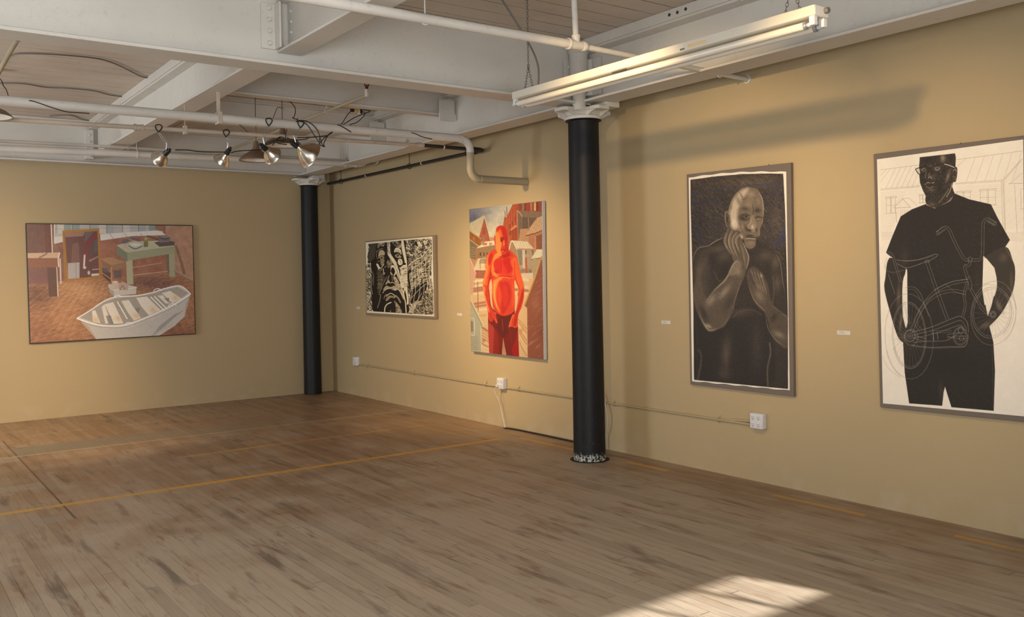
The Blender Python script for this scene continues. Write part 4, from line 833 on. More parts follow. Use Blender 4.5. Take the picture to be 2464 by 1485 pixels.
def art_red(A):             # oil painting of a bare-chested man in red light before snowy roofs
    A.frame(1120, 470, 7.071); A.c[:] = (186, 140, 112)
    A.fill(lambda U, V: np.array((116, 122, 150), np.float32)+(np.array((204, 202, 190), np.float32)-np.array((116, 122, 150), np.float32))*np.clip((U-1130)/75+(V-505)/160, 0, 1)[:, None], [(50, 200), (820, 120), (820, 800), (50, 620)])
    A.dab((88, 92, 122), 130, 400, 160, 90, 0, .8); A.dab((130, 132, 148), 260, 270, 160, 50, .3, .6); A.dab((216, 210, 188), 470, 560, 130, 120, 0, .8); A.grain(.10, .12, .12, .3, 3)
    # left houses
    A.fill((204, 196, 170), [(66, 480), (310, 345), (325, 360), (235, 705), (66, 600)], 1); A.clip([(66, 480), (310, 345), (325, 360), (235, 705), (66, 600)])
    for k in range(8): A.line((160, 148, 126), [(90+k*36, 470-k*18), (70+k*28, 640)], .8, .8, sm=False)
    A.clip(None); A.fill((172, 92, 70), [(320, 390), (425, 775), (235, 790), (235, 705)]); A.line((214, 190, 160), [(318, 355), (420, 760)], 1.8); A.line((124, 66, 52), [(318, 400), (415, 775)], 1.0)
    A.fill((146, 116, 96), [(275, 700), (335, 690), (335, 780), (280, 785)]); A.fill((120, 84, 66), [(295, 560), (335, 540), (340, 660), (300, 670)], a=.5)
    A.fill((150, 96, 52), [(66, 605), (255, 735), (265, 850), (210, 850), (66, 745)]); A.line((206, 176, 134), [(66, 600), (258, 738)], 1.4); A.fill((196, 140, 70), [(130, 700), (160, 720), (160, 780), (130, 765)], a=.6)
    A.fill((126, 112, 88), [(66, 745), (215, 860), (190, 900), (185, 1100), (66, 1060)]); A.line((196, 184, 158), [(66, 745), (210, 860)], 1.6)
    for k in range(5): A.line((182, 172, 148), [(70, 880+k*38), (175, 900+k*38)], 1.1, .7)
    A.fill((150, 122, 92), [(190, 900), (520, 850), (520, 1070), (185, 1080)]); A.fill((222, 212, 190), [(185, 905), (340, 790), (520, 765), (515, 840), (320, 872)]); A.fill((176, 118, 92), [(280, 850), (300, 815), (370, 810), (360, 850)]); A.fill((186, 140, 108), [(400, 850), (415, 798), (460, 820), (440, 850)])
    for x in (245, 305, 362): A.fill((96, 74, 56), [(x, 975), (x+22, 972), (x+22, 1030), (x, 1035)])
    A.fill((188, 110, 84), [(170, 900), (190, 900), (195, 1100), (172, 1100)], a=.7)
    A.fill((214, 202, 172), [(215, 1075), (365, 1062), (350, 1275), (135, 1275)]); A.fill((150, 140, 120), [(250, 1080), (360, 1070), (355, 1165), (230, 1160)], a=.8); A.line((170, 90, 66), [(248, 1100), (250, 1250)], 1.2); A.line((170, 90, 66), [(330, 1090), (335, 1230)], 1.2)
    A.fill((156, 88, 68), [(140, 1285), (350, 1280), (330, 1450), (140, 1450)]); 
    for k in range(7): A.line((196, 150, 118), [(165+k*26, 1300), (160+k*26, 1430)], 1.0, .8)
    A.fill((206, 164, 142), [(66, 1050), (178, 1330), (150, 1650), (66, 1690)]); A.line((232, 214, 196), [(72, 1060), (178, 1335)], 1.4)
    # right side tall red buildings
    A.fill((188, 92, 60), [(640, 520), (660, 380), (700, 370), (800, 160), (870, 140), (890, 770), (760, 770), (735, 900), (690, 900)]); A.line((150, 70, 50), [(672, 270), (676, 400)], 1.2); A.line((150, 70, 50), [(700, 200), (706, 350)], 1.4)
    for k in range(9): A.line((150, 66, 44) if k % 2 else (214, 126, 86), [(700+k*22, 380-k*26), (705+k*21, 880)], .9, .6)
    for x, y in ((745, 500), (790, 440), (838, 370), (745, 620)): A.fill((126, 56, 40), [(x, y), (x+20, y-12), (x+20, y+66), (x, y+76)], a=.7)
    A.fill((212, 150, 110), [(760, 580), (850, 505), (885, 530), (780, 600)]); A.fill((168, 78, 50), [(780, 600), (885, 540), (890, 770), (790, 770)])
    A.fill((150, 74, 56), [(870, 145), (1305, 100), (1305, 290), (890, 260)])
    for x, c in ((870, (176, 86, 66)), (960, (150, 122, 104)), (1000, (110, 76, 58)), (1035, (182, 62, 44)), (1100, (186, 128, 98)), (1165, (222, 186, 130)), (1200, (126, 54, 44))): A.fill(c, [(x, 150-(x-870)*.1), (x+38, 146-(x-870)*.1), (x+36, 268), (x, 262)])
    A.fill((136, 112, 94), [(885, 262), (1305, 285), (1305, 380), (960, 360)]); A.line((214, 178, 150), [(885, 262), (958, 355), (965, 580)], 1.6); A.fill((104, 88, 78), [(960, 365), (1220, 380), (1060, 590), (960, 580)]); A.fill((124, 104, 92), [(890, 275), (955, 360), (960, 600), (900, 760)])
    A.line((186, 140, 116), [(1070, 385), (1080, 580)], 1.4); A.fill((190, 146, 112), [(930, 585), (1060, 570), (1075, 800), (905, 800)]); A.line((206, 150, 120), [(930, 580), (1060, 570)], 1.2)
    A.fill((206, 172, 138), [(1020, 665), (1225, 385), (1305, 350), (1305, 600), (1050, 695)]); A.clip([(1020, 665), (1225, 385), (1305, 350), (1305, 600), (1050, 695)])
    for k in range(9): A.line((160, 118, 90), [(1190+k*26, 400), (1030+k*40, 690)], .9, .8, sm=False)
    A.clip(None); A.line((110, 66, 48), [(1030, 690), (1120, 665), (1210, 640), (1300, 600)], 2.2); A.fill((178, 124, 92), [(1070, 700), (1305, 625), (1305, 930), (1080, 860)]); A.fill((140, 84, 62), [(1205, 690), (1305, 660), (1305, 930), (1205, 920)]); A.line((204, 150, 116), [(1185, 700), (1185, 920)], 2)
    A.fill((222, 212, 186), [(790, 765), (1060, 790), (1160, 910), (870, 905)]); A.clip([(790, 765), (1060, 790), (1160, 910), (870, 905)])
    for k in range(7): A.line((170, 156, 130), [(830+k*42, 765), (890+k*46, 915)], .8, .8, sm=False)
    A.clip(None); A.fill((168, 138, 110), [(745, 930), (795, 790), (870, 925), (875, 1050)]); A.line((236, 228, 206), [(742, 925), (792, 775), (872, 920)], 1.8)
    A.fill((176, 158, 132), [(870, 925), (1160, 930), (1150, 1080), (1120, 1250), (930, 1250), (880, 1060)]); A.fill((128, 124, 110), [(880, 930), (965, 930), (965, 1180), (920, 1200)], a=.8); A.fill((206, 204, 188), [(970, 930), (1010, 930), (1010, 1240), (975, 1240)]); A.fill((120, 96, 78), [(1015, 935), (1040, 935), (1040, 1000), (1018, 1000)]); A.fill((108, 92, 82), [(1120, 930), (1160, 930), (1150, 1050)], a=.8)
    A.fill((184, 98, 72), [(1018, 1062), (1045, 1060), (1060, 1335), (1022, 1335)]); A.dab((116, 132, 128), 975, 1285, 50, 36, 0, .8, 2); A.dab((96, 104, 96), 1110, 1290, 44, 34, 0, .8)
    A.fill((224, 216, 194), [(1115, 1085), (1215, 920), (1305, 920), (1305, 1060), (1160, 1100)]); A.line((124, 100, 76), [(1118, 1095), (1180, 1078), (1240, 1075), (1300, 1060)], 1.8); A.fill((176, 160, 128), [(1130, 1110), (1290, 1080), (1160, 1400), (1130, 1400)])
    A.fill((214, 204, 182), [(940, 1330), (1150, 1320), (1150, 1480), (970, 1480)]); A.grain(.07, .35, .35, .4, 8)
    # ---- lower part (shifted frame: 200 photo pixels lower)
    A.frame(1120, 670, 7.071)
    A.fill((216, 186, 146), [(66, 0), (460, 0), (460, 1330), (66, 1250)]); A.fill((222, 188, 144), [(830, 0), (1160, 0), (1000, 460), (1060, 520), (1060, 1350), (880, 1340), (840, 500)]); A.fill((206, 164, 142), [(70, -250), (130, -130), (150, 240), (72, 290)])
    for y, c in ((40, (232, 222, 202)), (80, (196, 168, 130)), (120, (226, 216, 190)), (160, (160, 110, 86)), (200, (166, 112, 88)), (250, (230, 212, 184)), (330, (214, 182, 140)), (420, (176, 98, 88)), (470, (178, 104, 92)), (540, (232, 214, 186)), (640, (206, 166, 122))):
        A.line(c, [(150, y+15), (250, y), (345, y-15)], 5.5, .75); 
    for y, c in ((10, (230, 222, 200)), (70, (206, 192, 160)), (130, (224, 210, 178)), (190, (156, 108, 84)), (250, (232, 210, 172))): A.line(c, [(840, y), (940, y+6), (1060, y+20)], 6, .75)
    A.line((150, 104, 78), [(208, 60), (215, 560)], 2.2, .8); A.line((176, 140, 112), [(150, 0), (150, 160)], 1.2)
    for k in range(7): A.line((164, 112, 78), [(170+k*24, 175), (168+k*24, 235)], 1.1, .7)
    for k in range(8): A.line(random.choice([(186, 130, 84), (238, 214, 176), (168, 110, 72)]), [(895+random.random()*30, 690+k*55), (960, 760+k*60), (1040, 860+k*65)], 1.8, .6)
    for k in range(9): A.line(random.choice([(182, 126, 86), (238, 216, 180), (150, 92, 70)]), [(280, 830+k*46), (330, 850+k*48), (390, 900+k*44)], 2.4, .6)
    A.dab((208, 128, 56), 950, 890, 30, 50, .4, .7); A.line((140, 96, 72), [(275, 840), (380, 900)], 2.0, .8); A.dab((164, 84, 76), 310, 1060, 40, 30, 0, .6)
    # dark roof slope on the right with pale gutter
    A.fill((148, 86, 66), [(1190, 0), (1310, -300), (1318, 30), (1335, 1385), (1060, 1350), (1050, 500), (1000, 460)]); A.clip([(1190, 0), (1310, -300), (1318, 30), (1335, 1385), (1060, 1350), (1050, 500), (1000, 460)])
    A.dab((172, 114, 90), 1190, 420, 90, 160, 0, .6); A.dab((124, 64, 52), 1290, 900, 60, 160, 0, .6); A.hatch((184, 130, 106), .35, .05, .9, .62, .78, .6, 6); A.clip(None)
    A.line((196, 142, 84), [(1300, -370), (1185, -10), (1010, 450)], 3.2); A.line((134, 92, 68), [(1295, -300), (1205, 0), (1035, 460)], 4.2, .8); A.line((222, 180, 126), [(1290, -370), (1170, -10), (1000, 440)], 1.2)
    # pale green house lower left
    A.fill((176, 176, 158), [(80, 340), (300, 800), (262, 830), (275, 1270), (92, 1250)]); A.line((218, 204, 172), [(85, 345), (305, 795)], 2.6); A.line((120, 116, 100), [(85, 400), (280, 800)], 1.0, .8)
    A.line((222, 220, 204), [(90, 680), (145, 700), (148, 960), (90, 950)], 1.6); A.fill((136, 136, 122), [(90, 720), (130, 740), (132, 910), (90, 900)]); 
    for k in range(7): A.line((134, 132, 118), [(95, 985+k*36), (215, 1005+k*34)], 1.1, .8)
    A.line((214, 214, 200), [(262, 830), (272, 1260)], 1.6)
    # trousers
    A.fill((120, 28, 26), [(385, 640), (500, 610), (830, 560), (890, 760), (912, 1330), (700, 1310), (640, 1010), (618, 1300), (405, 1270), (388, 900)], 1); A.clip([(385, 640), (500, 610), (830, 560), (890, 760), (912, 1330), (700, 1310), (640, 1010), (618, 1300), (405, 1270), (388, 900)])
    A.fill((186, 62, 56), [(388, 780), (480, 830), (490, 1010), (470, 1270), (405, 1270)], 3, .9, True); A.fill((152, 38, 24), [(490, 880), (560, 1000), (560, 1290), (480, 1285)], 3, .8, True); A.fill((168, 22, 24), [(900, 880), (915, 1330), (820, 1330), (790, 1200), (850, 1050)], 3, .9, True); A.fill((92, 28, 22), [(560, 680), (760, 600), (790, 760), (660, 1000), (560, 900)], 4, .7, True)
    A.line((170, 60, 44), [(625, 700), (640, 890)], 1.6, .8); A.line((86, 22, 20), [(640, 700), (655, 900), (640, 1010)], 1.4, .8); A.line((84, 20, 20), [(430, 770), (520, 830), (600, 860)], 2.2, .6); A.line((150, 44, 30), [(700, 780), (760, 900), (780, 1100)], 2, .6); A.clip(None)
    # torso, seen from the neck down (upper frame coordinates)
    A.frame(1120, 470, 7.071); B = (214, 64, 40); Lt = (240, 146, 74); Dk = (176, 34, 30); Or = (232, 100, 52)
    body = [(500, 925), (560, 960), (740, 935), (820, 990), (880, 1060), (900, 1180), (975, 1480), (998, 1560), (985, 1640), (935, 1640), (840, 1440), (835, 1600), (840, 1900), (830, 1980), (760, 2030), (650, 2055), (560, 2020), (500, 1960), (455, 1800), (455, 1560), (435, 1420), (400, 1560), (425, 1880), (480, 1990), (440, 2150), (395, 2100), (370, 1900), (300, 1520), (340, 1330), (360, 1050), (420, 965)]
    A.fill(B, body, 1.1, 1, True)
    A.fill(Or, [(300, 1510), (345, 1300), (365, 1060), (420, 975), (400, 1150), (420, 1250), (380, 1400), (400, 1560), (360, 1600)], 4, 1, True); A.fill(Lt, [(300, 1510), (340, 1330), (370, 1050), (385, 1030), (380, 1300), (330, 1500), (360, 1750), (385, 1900), (350, 1800)], 3, .9, True)
    A.fill(Dk, [(385, 1080), (430, 990), (465, 1010), (440, 1100), (400, 1200)], 3, .8, True); A.fill(Dk, [(430, 1230), (440, 1400), (400, 1500), (380, 1700), (430, 1880), (400, 1860), (360, 1620), (395, 1440)], 3, .85, True)
    A.fill(Lt, [(440, 1260), (470, 1080), (520, 990), (580, 1010), (560, 1060), (490, 1110), (480, 1200), (510, 1320), (560, 1380), (500, 1390), (455, 1330)], 3, .95, True)
    A.fill((204, 44, 38), [(500, 1120), (560, 1075), (605, 1150), (600, 1280), (560, 1320), (500, 1260), (480, 1180)], 3, 1, True); A.fill((196, 30, 28), [(640, 1100), (740, 1060), (790, 1150), (800, 1260), (740, 1330), (680, 1300), (650, 1200)], 3, .95, True); A.fill((216, 52, 46), [(620, 1110), (650, 1180), (710, 1290), (680, 1335), (620, 1290), (605, 1200)], 3, .9, True)
    A.fill(Or, [(800, 1000), (880, 1080), (900, 1200), (960, 1400), (990, 1540), (940, 1640), (850, 1440), (820, 1200)], 4, .95, True); A.fill((232, 108, 56), [(760, 1140), (800, 1080), (830, 1200), (830, 1400), (780, 1390), (805, 1260)], 4, .7, True); A.line((176, 40, 26), [(835, 1130), (850, 1400), (935, 1630)], 1.5, .8)
    A.line((150, 30, 24), [(440, 1400), (520, 1370), (600, 1375), (720, 1380), (825, 1375)], 1.3, .8); A.line((150, 24, 24), [(600, 1060), (612, 1200), (600, 1330)], 1.4, .8); A.dab((240, 150, 80), 530, 1360, 60, 22, 0, .7); A.dab((160, 26, 26), 520, 1300, 60, 26, .4, .6)
    # belly
    A.fill(Lt, [(470, 1470), (520, 1430), (560, 1400), (640, 1390), (600, 1440), (560, 1480), (520, 1640), (530, 1820), (590, 1990), (520, 1900), (470, 1720)], 4, 1, True); A.fill((226, 80, 50), [(560, 1500), (640, 1450), (720, 1480), (700, 1700), (620, 1900), (560, 1800), (540, 1620)], 5, .8, True)
    A.fill((190, 32, 30), [(570, 1500), (660, 1460), (740, 1500), (780, 1700), (720, 1900), (640, 2020), (600, 1900), (620, 1700)], 6, .8, True); A.fill((208, 56, 44), [(640, 1560), (700, 1560), (740, 1740), (680, 1900), (640, 1800)], 5, .8, True); A.fill((228, 90, 50), [(790, 1480), (830, 1560), (835, 1850), (790, 1900), (800, 1700)], 5, .8, True)
    A.line((236, 130, 66), [(520, 1440), (600, 1400), (700, 1400), (760, 1420)], 2.4, .8); A.line((250, 190, 110), [(500, 1500), (490, 1700), (540, 1900)], 1.6, .7)
    A.line((110, 20, 18), [(480, 1950), (560, 2030), (650, 2060), (760, 2035), (840, 1970)], 1.8, .9)
    # forearms and hands
    A.frame(1120, 670, 7.071)
    A.fill((224, 84, 46), [(890, 240), (990, 150), (995, 300), (960, 480), (900, 620), (890, 800), (850, 840), (780, 820), (740, 830), (770, 700), (800, 620), (850, 590), (880, 440), (895, 320)], 1.2, 1, True); A.fill((182, 34, 26), [(960, 220), (990, 180), (985, 330), (950, 450), (900, 600), (860, 800), (820, 780), (840, 620), (900, 460), (935, 320)], 3, .85, True)
    for k in range(3): A.line((150, 24, 20), [(800+k*30, 690), (795+k*24, 820)], 1.2, .8)
    A.line((238, 130, 84), [(800, 640), (760, 740), (742, 815)], 1.6, .8)
    A.fill((206, 60, 44), [(300, 100), (400, 180), (385, 260), (420, 470), (500, 570), (540, 740), (520, 760), (480, 690), (460, 740), (420, 700), (400, 600), (360, 400), (310, 200)], 1.2, 1, True); A.fill(Lt, [(300, 110), (340, 180), (330, 260), (375, 430), (410, 560), (390, 560), (345, 400), (305, 220)], 2.4, .9, True); A.line((140, 24, 20), [(400, 200), (410, 330), (430, 470), (480, 560)], 1.8, .8); A.line((150, 26, 22), [(420, 600), (450, 720)], 1.2, .8); A.line((232, 110, 76), [(505, 690), (540, 755)], 2.0, .8)
    # head
    A.frame(1120, 470, 7.071)
    A.fill(B, [(515, 640), (525, 560), (570, 522), (620, 515), (670, 540), (700, 600), (715, 720), (715, 850), (740, 930), (760, 1000), (640, 1060), (600, 1050), (540, 980), (510, 900), (500, 850), (495, 790), (485, 740), (490, 690), (512, 690)], 1.0, 1, True)
    A.fill(Lt, [(515, 640), (530, 620), (580, 650), (600, 760), (615, 850), (600, 930), (620, 1010), (600, 1040), (545, 980), (515, 900), (510, 780)], 3, .95, True); A.fill((236, 120, 66), [(530, 600), (600, 560), (640, 640), (640, 730), (590, 720), (560, 660)], 4, .7, True)
    A.fill((196, 32, 28), [(600, 530), (660, 540), (700, 610), (712, 740), (690, 780), (650, 720), (620, 640)], 3, .9, True); A.fill((206, 52, 30), [(530, 570), (570, 530), (620, 520), (600, 570), (540, 620)], 3, .8, True); A.fill((184, 34, 30), [(660, 760), (712, 740), (712, 860), (735, 930), (690, 1000), (640, 960), (680, 870)], 3, .85, True)
    A.fill((128, 28, 20), [(595, 745), (615, 722), (650, 730), (650, 760), (625, 790), (598, 785)], 1.5, .9, True); A.dab((206, 130, 90), 628, 760, 10, 7, 0, .8); A.line((120, 24, 18), [(590, 730), (615, 712), (652, 722)], 1.1); A.dab((90, 18, 16), 690, 735, 16, 8, 0, .8); A.line((246, 168, 100), [(655, 770), (655, 850), (640, 862)], 1.6); A.line((130, 26, 20), [(622, 858), (645, 868), (662, 855)], 1.2)
    A.line((110, 20, 18), [(610, 935), (640, 918), (660, 930)], 1.4); A.line((150, 34, 26), [(612, 880), (605, 920), (612, 960)], 1.0, .8); A.line((238, 140, 90), [(615, 955), (650, 950)], 1.2, .8); A.fill((220, 96, 52), [(485, 700), (505, 690), (512, 760), (515, 830), (500, 820)], 1.4, .9, True); A.line((150, 40, 26), [(500, 720), (502, 790), (512, 822)], .9)
    A.fill((170, 30, 26), [(610, 1020), (660, 1000), (730, 960), (770, 1010), (700, 1060), (620, 1070)], 3, .8, True); A.line((250, 180, 104), [(548, 985), (590, 1025), (625, 1030)], 1.8, .9); A.line((236, 120, 70), [(625, 1025), (670, 990), (690, 960)], 1.5, .8); A.line((150, 24, 22), [(600, 1050), (640, 1020), (690, 1040), (740, 1000)], 1.6, .7); A.dab((170, 26, 26), 660, 1020, 60, 26, 0, .7); A.dab((178, 30, 28), 800, 1030, 50, 24, .4, .6)
    A.grain(.05, .5, .5, .4, 13)

def art_pensive(A):         # charcoal of an old man, hand at his chin, before a blue line-drawn hull
    A.frame(1620, 370, 2.435); A.c[:] = (232, 226, 214)
    K = (30, 25, 21); D = (48, 41, 35); G = (96, 84, 72); L = (150, 136, 118); H = (196, 182, 160)
    raw = A.line
    def soft_line(c, pts, w=1., a=1., soft=.7, sm=True): raw(c, pts, w*.8 if sum(c) > 330 else w, a*.78, max(soft, 1.1), sm, sum(c) > 330)
    R = [(101, 153), (240, 134), (400, 120), (560, 116), (644, 118), (655, 330), (664, 640), (672, 950), (672, 1378), (560, 1368), (340, 1346), (122, 1325), (118, 900), (108, 520), (102, 300)]
    A.fill((40, 34, 29), R, .9); A.clip(R)
    A.fill((58, 49, 41), [(100, 110), (660, 100), (660, 560), (100, 560)], 30, .9); A.dab((98, 84, 70), 460, 170, 200, 44, 0, .7); A.dab((90, 78, 66), 610, 400, 60, 130, 0, .6); A.dab((34, 28, 25), 140, 420, 60, 150, 0, .7)
    A.hatch((118, 102, 86), .9, .12, -.75, .58, .80, .6, 2); A.hatch((24, 20, 17), .8, .14, -.9, .55, .8, .6, 7)
    BL = (38, 48, 104)
    for k in range(9):
        y = 300+k*34; A.line(BL, [(110+k*3, y-60), (170, y-30), (240, y-20), (322, y-24)], .9, .75); A.line(BL, [(530, y-54), (580, y-60), (630, y-78), (658, y-100)], 1.1, .95)
    A.line(BL, [(104, 232), (180, 222), (270, 205), (380, 192), (520, 178), (600, 172), (655, 160)], 1.2); A.line(BL, [(110, 280), (200, 283), (270, 282)], 1.1); A.line(BL, [(520, 185), (600, 180), (650, 172)], 1.0); A.line(BL, [(530, 245), (590, 238), (652, 215)], 1.1)
    for k in range(4): A.line(BL, [(527+k*26, 184-k*2), (533+k*27, 246-k*6)], .9); A.line(BL, [(215+k*28, 215-k*5), (205+k*30, 280)], .8, .7)
    A.line(BL, [(318, 196), (322, 225)], .9); A.line(BL, [(110, 420), (135, 470), (175, 520), (190, 530)], 1.6, .7); A.line(BL, [(108, 400), (150, 470), (190, 520)], 1, .7)
    for k in range(6): A.line(BL, [(580+k*10, 560-k*4), (620+k*5, 520-k*10), (655, 430+k*16)], 1.2, .9)
    # body mass
    A.fill((46, 39, 33), [(112, 640), (120, 590), (150, 550), (215, 535), (300, 492), (480, 500), (590, 570), (630, 620), (645, 700), (662, 860), (672, 1130), (672, 1378), (130, 1330), (120, 860)], 3, 1, True)
    A.fill((34, 28, 24), [(130, 900), (240, 1040), (350, 900), (520, 900), (580, 1060), (560, 1370), (130, 1330)], 8, .9, True)
    A.dab(G, 180, 650, 55, 90, .2, .55); A.dab(G, 170, 790, 50, 90, .3, .5); A.dab(L, 215, 900, 26, 80, -.5, .5); A.dab(G, 260, 560, 70, 26, -.2, .7); A.dab(K, 235, 620, 34, 60, 0, .7); A.dab(K, 300, 690, 34, 70, .2, .6); A.dab(G, 545, 600, 60, 40, .4, .6); A.dab(K, 560, 660, 40, 60, 0, .5); A.dab(K, 470, 560, 50, 40, 0, .6)
    soft_line(L, [(112, 650), (122, 595), (150, 552), (205, 540), (240, 516), (300, 490)], 2.4, .9, 1.6); soft_line(H, [(207, 540), (250, 512), (302, 488)], 1.4, .8); soft_line(L, [(600, 585), (628, 640), (640, 740), (658, 820)], 2.0, .85, 1.4); soft_line(G, [(585, 720), (590, 800), (582, 880)], 2.2, .9, 1.6)
    soft_line(G, [(240, 690), (262, 740), (280, 745)], 3, .7, 2)
    for q in range(150):
        x = 130+random.random()*520; y = 560+random.random()*700; l = 10+random.random()*22; soft_line((120, 105, 90) if q % 3 else K, [(x, y), (x+l, y-l*.8)], .6, .28)
    A.dab((112, 98, 84), 150, 700, 22, 60, .1, .6); A.dab((96, 84, 72), 430, 540, 60, 26, .2, .5); A.dab((104, 92, 78), 600, 640, 26, 50, .3, .6); A.dab((98, 86, 73), 610, 760, 24, 60, 0, .6); A.dab((88, 77, 66), 300, 600, 60, 34, -.4, .6); A.dab((84, 73, 62), 150, 820, 20, 60, 0, .6)
    # belly and waist glints
    A.dab((74, 64, 55), 400, 930, 90, 36, -.1, .8); soft_line((86, 75, 64), [(350, 960), (390, 925), (460, 915), (520, 945)], 3, .7, 3); A.dab((92, 81, 70), 310, 1170, 34, 110, .05, .75); A.dab((78, 68, 58), 300, 1290, 50, 40, 0, .6); soft_line((110, 98, 84), [(150, 1150), (165, 1200), (145, 1320)], 4, .7, 4); soft_line((120, 106, 92), [(565, 1110), (570, 1170), (552, 1260), (555, 1365)], 4, .8, 3); A.dab((60, 52, 45), 490, 1120, 40, 160, 0, .7)
    soft_line((60, 52, 45), [(130, 960), (140, 1080), (130, 1200)], 3, .6, 3)
    # left forearm (raised)
    arm = [(118, 820), (140, 930), (185, 1020), (215, 1045), (262, 1030), (310, 1000), (350, 900), (390, 780), (425, 690), (380, 630), (350, 640), (325, 700), (250, 790), (190, 850), (150, 700)]
    A.fill((84, 73, 62), arm, 2.2, 1, True); A.dab(L, 220, 860, 24, 50, .6, .7); A.dab(L, 300, 810, 60, 20, -.9, .7); soft_line(H, [(190, 870), (240, 800), (300, 745), (340, 680), (362, 640)], 3.4, .8, 3); soft_line(H, [(150, 930), (185, 1005), (215, 1035), (262, 1022)], 2.6, .9, 2); A.dab((196, 180, 156), 205, 1010, 26, 12, .5, .7); A.dab(K, 180, 940, 20, 60, -.4, .6); soft_line(L, [(270, 1020), (330, 960), (360, 880)], 1.6, .7); soft_line(L, [(400, 740), (370, 830), (345, 930)], 2.0, .8, 1.4); A.dab((44, 37, 31), 330, 870, 26, 70, .5, .6); A.dab(L, 380, 690, 26, 30, 0, .7)
    # right forearm lying across
    A.fill((74, 64, 54), [(430, 700), (470, 660), (520, 700), (555, 770), (575, 860), (620, 930), (672, 960), (672, 1135), (610, 1110), (570, 1040), (540, 940), (490, 890), (445, 790)], 2.2, 1, True)
    soft_line(H, [(440, 760), (470, 850), (520, 905), (545, 925)], 1.6, .8, 1.2); soft_line(L, [(540, 930), (555, 1020), (600, 1090), (660, 1132)], 2, .9, 1.4); soft_line(L, [(580, 890), (625, 925), (670, 958)], 2, .8, 1.4); A.dab(L, 620, 1060, 44, 20, .5, .6); A.dab(K, 590, 960, 18, 30, .6, .6)
    for k in range(4): soft_line((150, 134, 116), [(455+k*18, 680+k*4), (478+k*17, 740+k*6), (505+k*14, 800+k*8)], 4.4, .75, 2); soft_line(K, [(448+k*18, 700+k*4), (468+k*18, 760+k*5)], 1.0, .8)
    A.dab((160, 144, 124), 515, 715, 10, 12, 0, .8); A.dab((156, 140, 120), 505, 830, 30, 50, -.5, .5)
    # hand at the chin (fine frame)
    A.frame(1650, 390, 5.5)
    A.fill((92, 80, 68), [(520, 1040), (545, 960), (560, 880), (600, 880), (650, 900), (700, 930), (760, 940), (780, 990), (745, 1050), (780, 1120), (840, 1270), (800, 1430), (740, 1340), (640, 1320), (610, 1240), (560, 1160), (525, 1100)], 1.2, 1, True)
    for q in ([(560, 885), (535, 980), (520, 1050), (545, 1120), (600, 1220)], [(625, 900), (590, 980), (580, 1060), (600, 1140), (650, 1250)], [(690, 925), (640, 990), (625, 1060), (650, 1160), (690, 1260)], [(765, 950), (700, 980), (670, 1040), (690, 1120), (740, 1220)]):
        soft_line((132, 117, 100), q, 5.5, .9, 2.5); soft_line(H, [(x-14, y-4) for x, y in q], 1.6, .9, 1.0); soft_line(K, [(x+24, y+10) for x, y in q], 1.2, .7, 1.0)
    soft_line(H, [(745, 1050), (790, 1140), (835, 1270), (800, 1420)], 2.4, .9, 1.2); soft_line(L, [(720, 1080), (760, 1200), (780, 1350)], 4, .7, 2.5); A.dab((200, 186, 164), 745, 985, 26, 30, 0, .8, 2); soft_line(K, [(712, 1130), (730, 1230), (770, 1340)], 1.4, .7); soft_line(H, [(700, 960), (745, 938), (778, 985), (750, 1040)], 1.2, .9)
    A.fill((128, 114, 98), [(570, 1485), (640, 1330), (700, 1310), (745, 1350), (720, 1400), (650, 1490)], 6, .7, True); soft_line(H, [(560, 1480), (635, 1345), (700, 1300)], 2, .9, 1)
    # head
    A.fill((112, 98, 84), [(565, 640), (600, 520), (660, 420), (740, 355), (830, 335), (920, 350), (985, 410), (1020, 520), (1030, 680), (1015, 800), (990, 880), (975, 980), (930, 1020), (920, 1110), (850, 1150), (790, 1110), (770, 1020), (720, 930), (640, 900), (580, 860), (560, 760)], 1.6, 1, True)
    A.fill((206, 192, 170), [(580, 660), (620, 520), (690, 420), (760, 365), (830, 350), (800, 430), (740, 500), (720, 580), (690, 640), (690, 760), (700, 860), (640, 890), (600, 840), (590, 760)], 9, .8, True); A.dab((112, 98, 84), 700, 520, 34, 90, -.4, .7); A.dab((96, 84, 72), 600, 600, 22, 60, .2, .5); A.dab((222, 210, 188), 640, 800, 36, 60, 0, .8); A.dab((160, 144, 124), 860, 440, 60, 60, 0, .8); A.dab((150, 134, 114), 830, 560, 60, 60, .2, .6)
    A.dab((66, 57, 48), 740, 450, 16, 60, -.5, .5); A.dab((48, 41, 35), 790, 620, 60, 30, .1, .6); A.dab((44, 38, 32), 950, 640, 50, 40, 0, .8); soft_line(H, [(960, 400), (1010, 480), (1028, 600), (1024, 740)], 2.4, .9, 1.6); A.dab((150, 134, 114), 960, 520, 30, 50, 0, .4)
    for k in range(4): soft_line((70, 60, 50), [(740+k*20, 500-k*12), (820, 480-k*16), (920, 490-k*10)], 1.0, .5)
    soft_line(K, [(885, 560), (895, 640), (885, 690)], 1.4, .7); soft_line(L, [(905, 560), (915, 640)], 1.2, .6)
    # eyes
    A.dab((40, 34, 29), 760, 740, 70, 44, .1, .85); A.fill((112, 99, 84), [(758, 716), (790, 704), (832, 712), (842, 734), (800, 748), (768, 740)], 1.6, .9, True); A.dab((26, 22, 19), 800, 720, 16, 14, 0, 1, 2); soft_line(K, [(745, 705), (790, 682), (850, 705)], 1.6, .9); soft_line(K, [(755, 750), (800, 768), (845, 750)], 1.0, .8); A.dab((56, 48, 41), 790, 735, 60, 22, .1, .5); A.dab((30, 25, 21), 800, 706, 46, 10, .1, .7); soft_line(L, [(720, 760), (760, 800), (830, 800)], 1.4, .7)
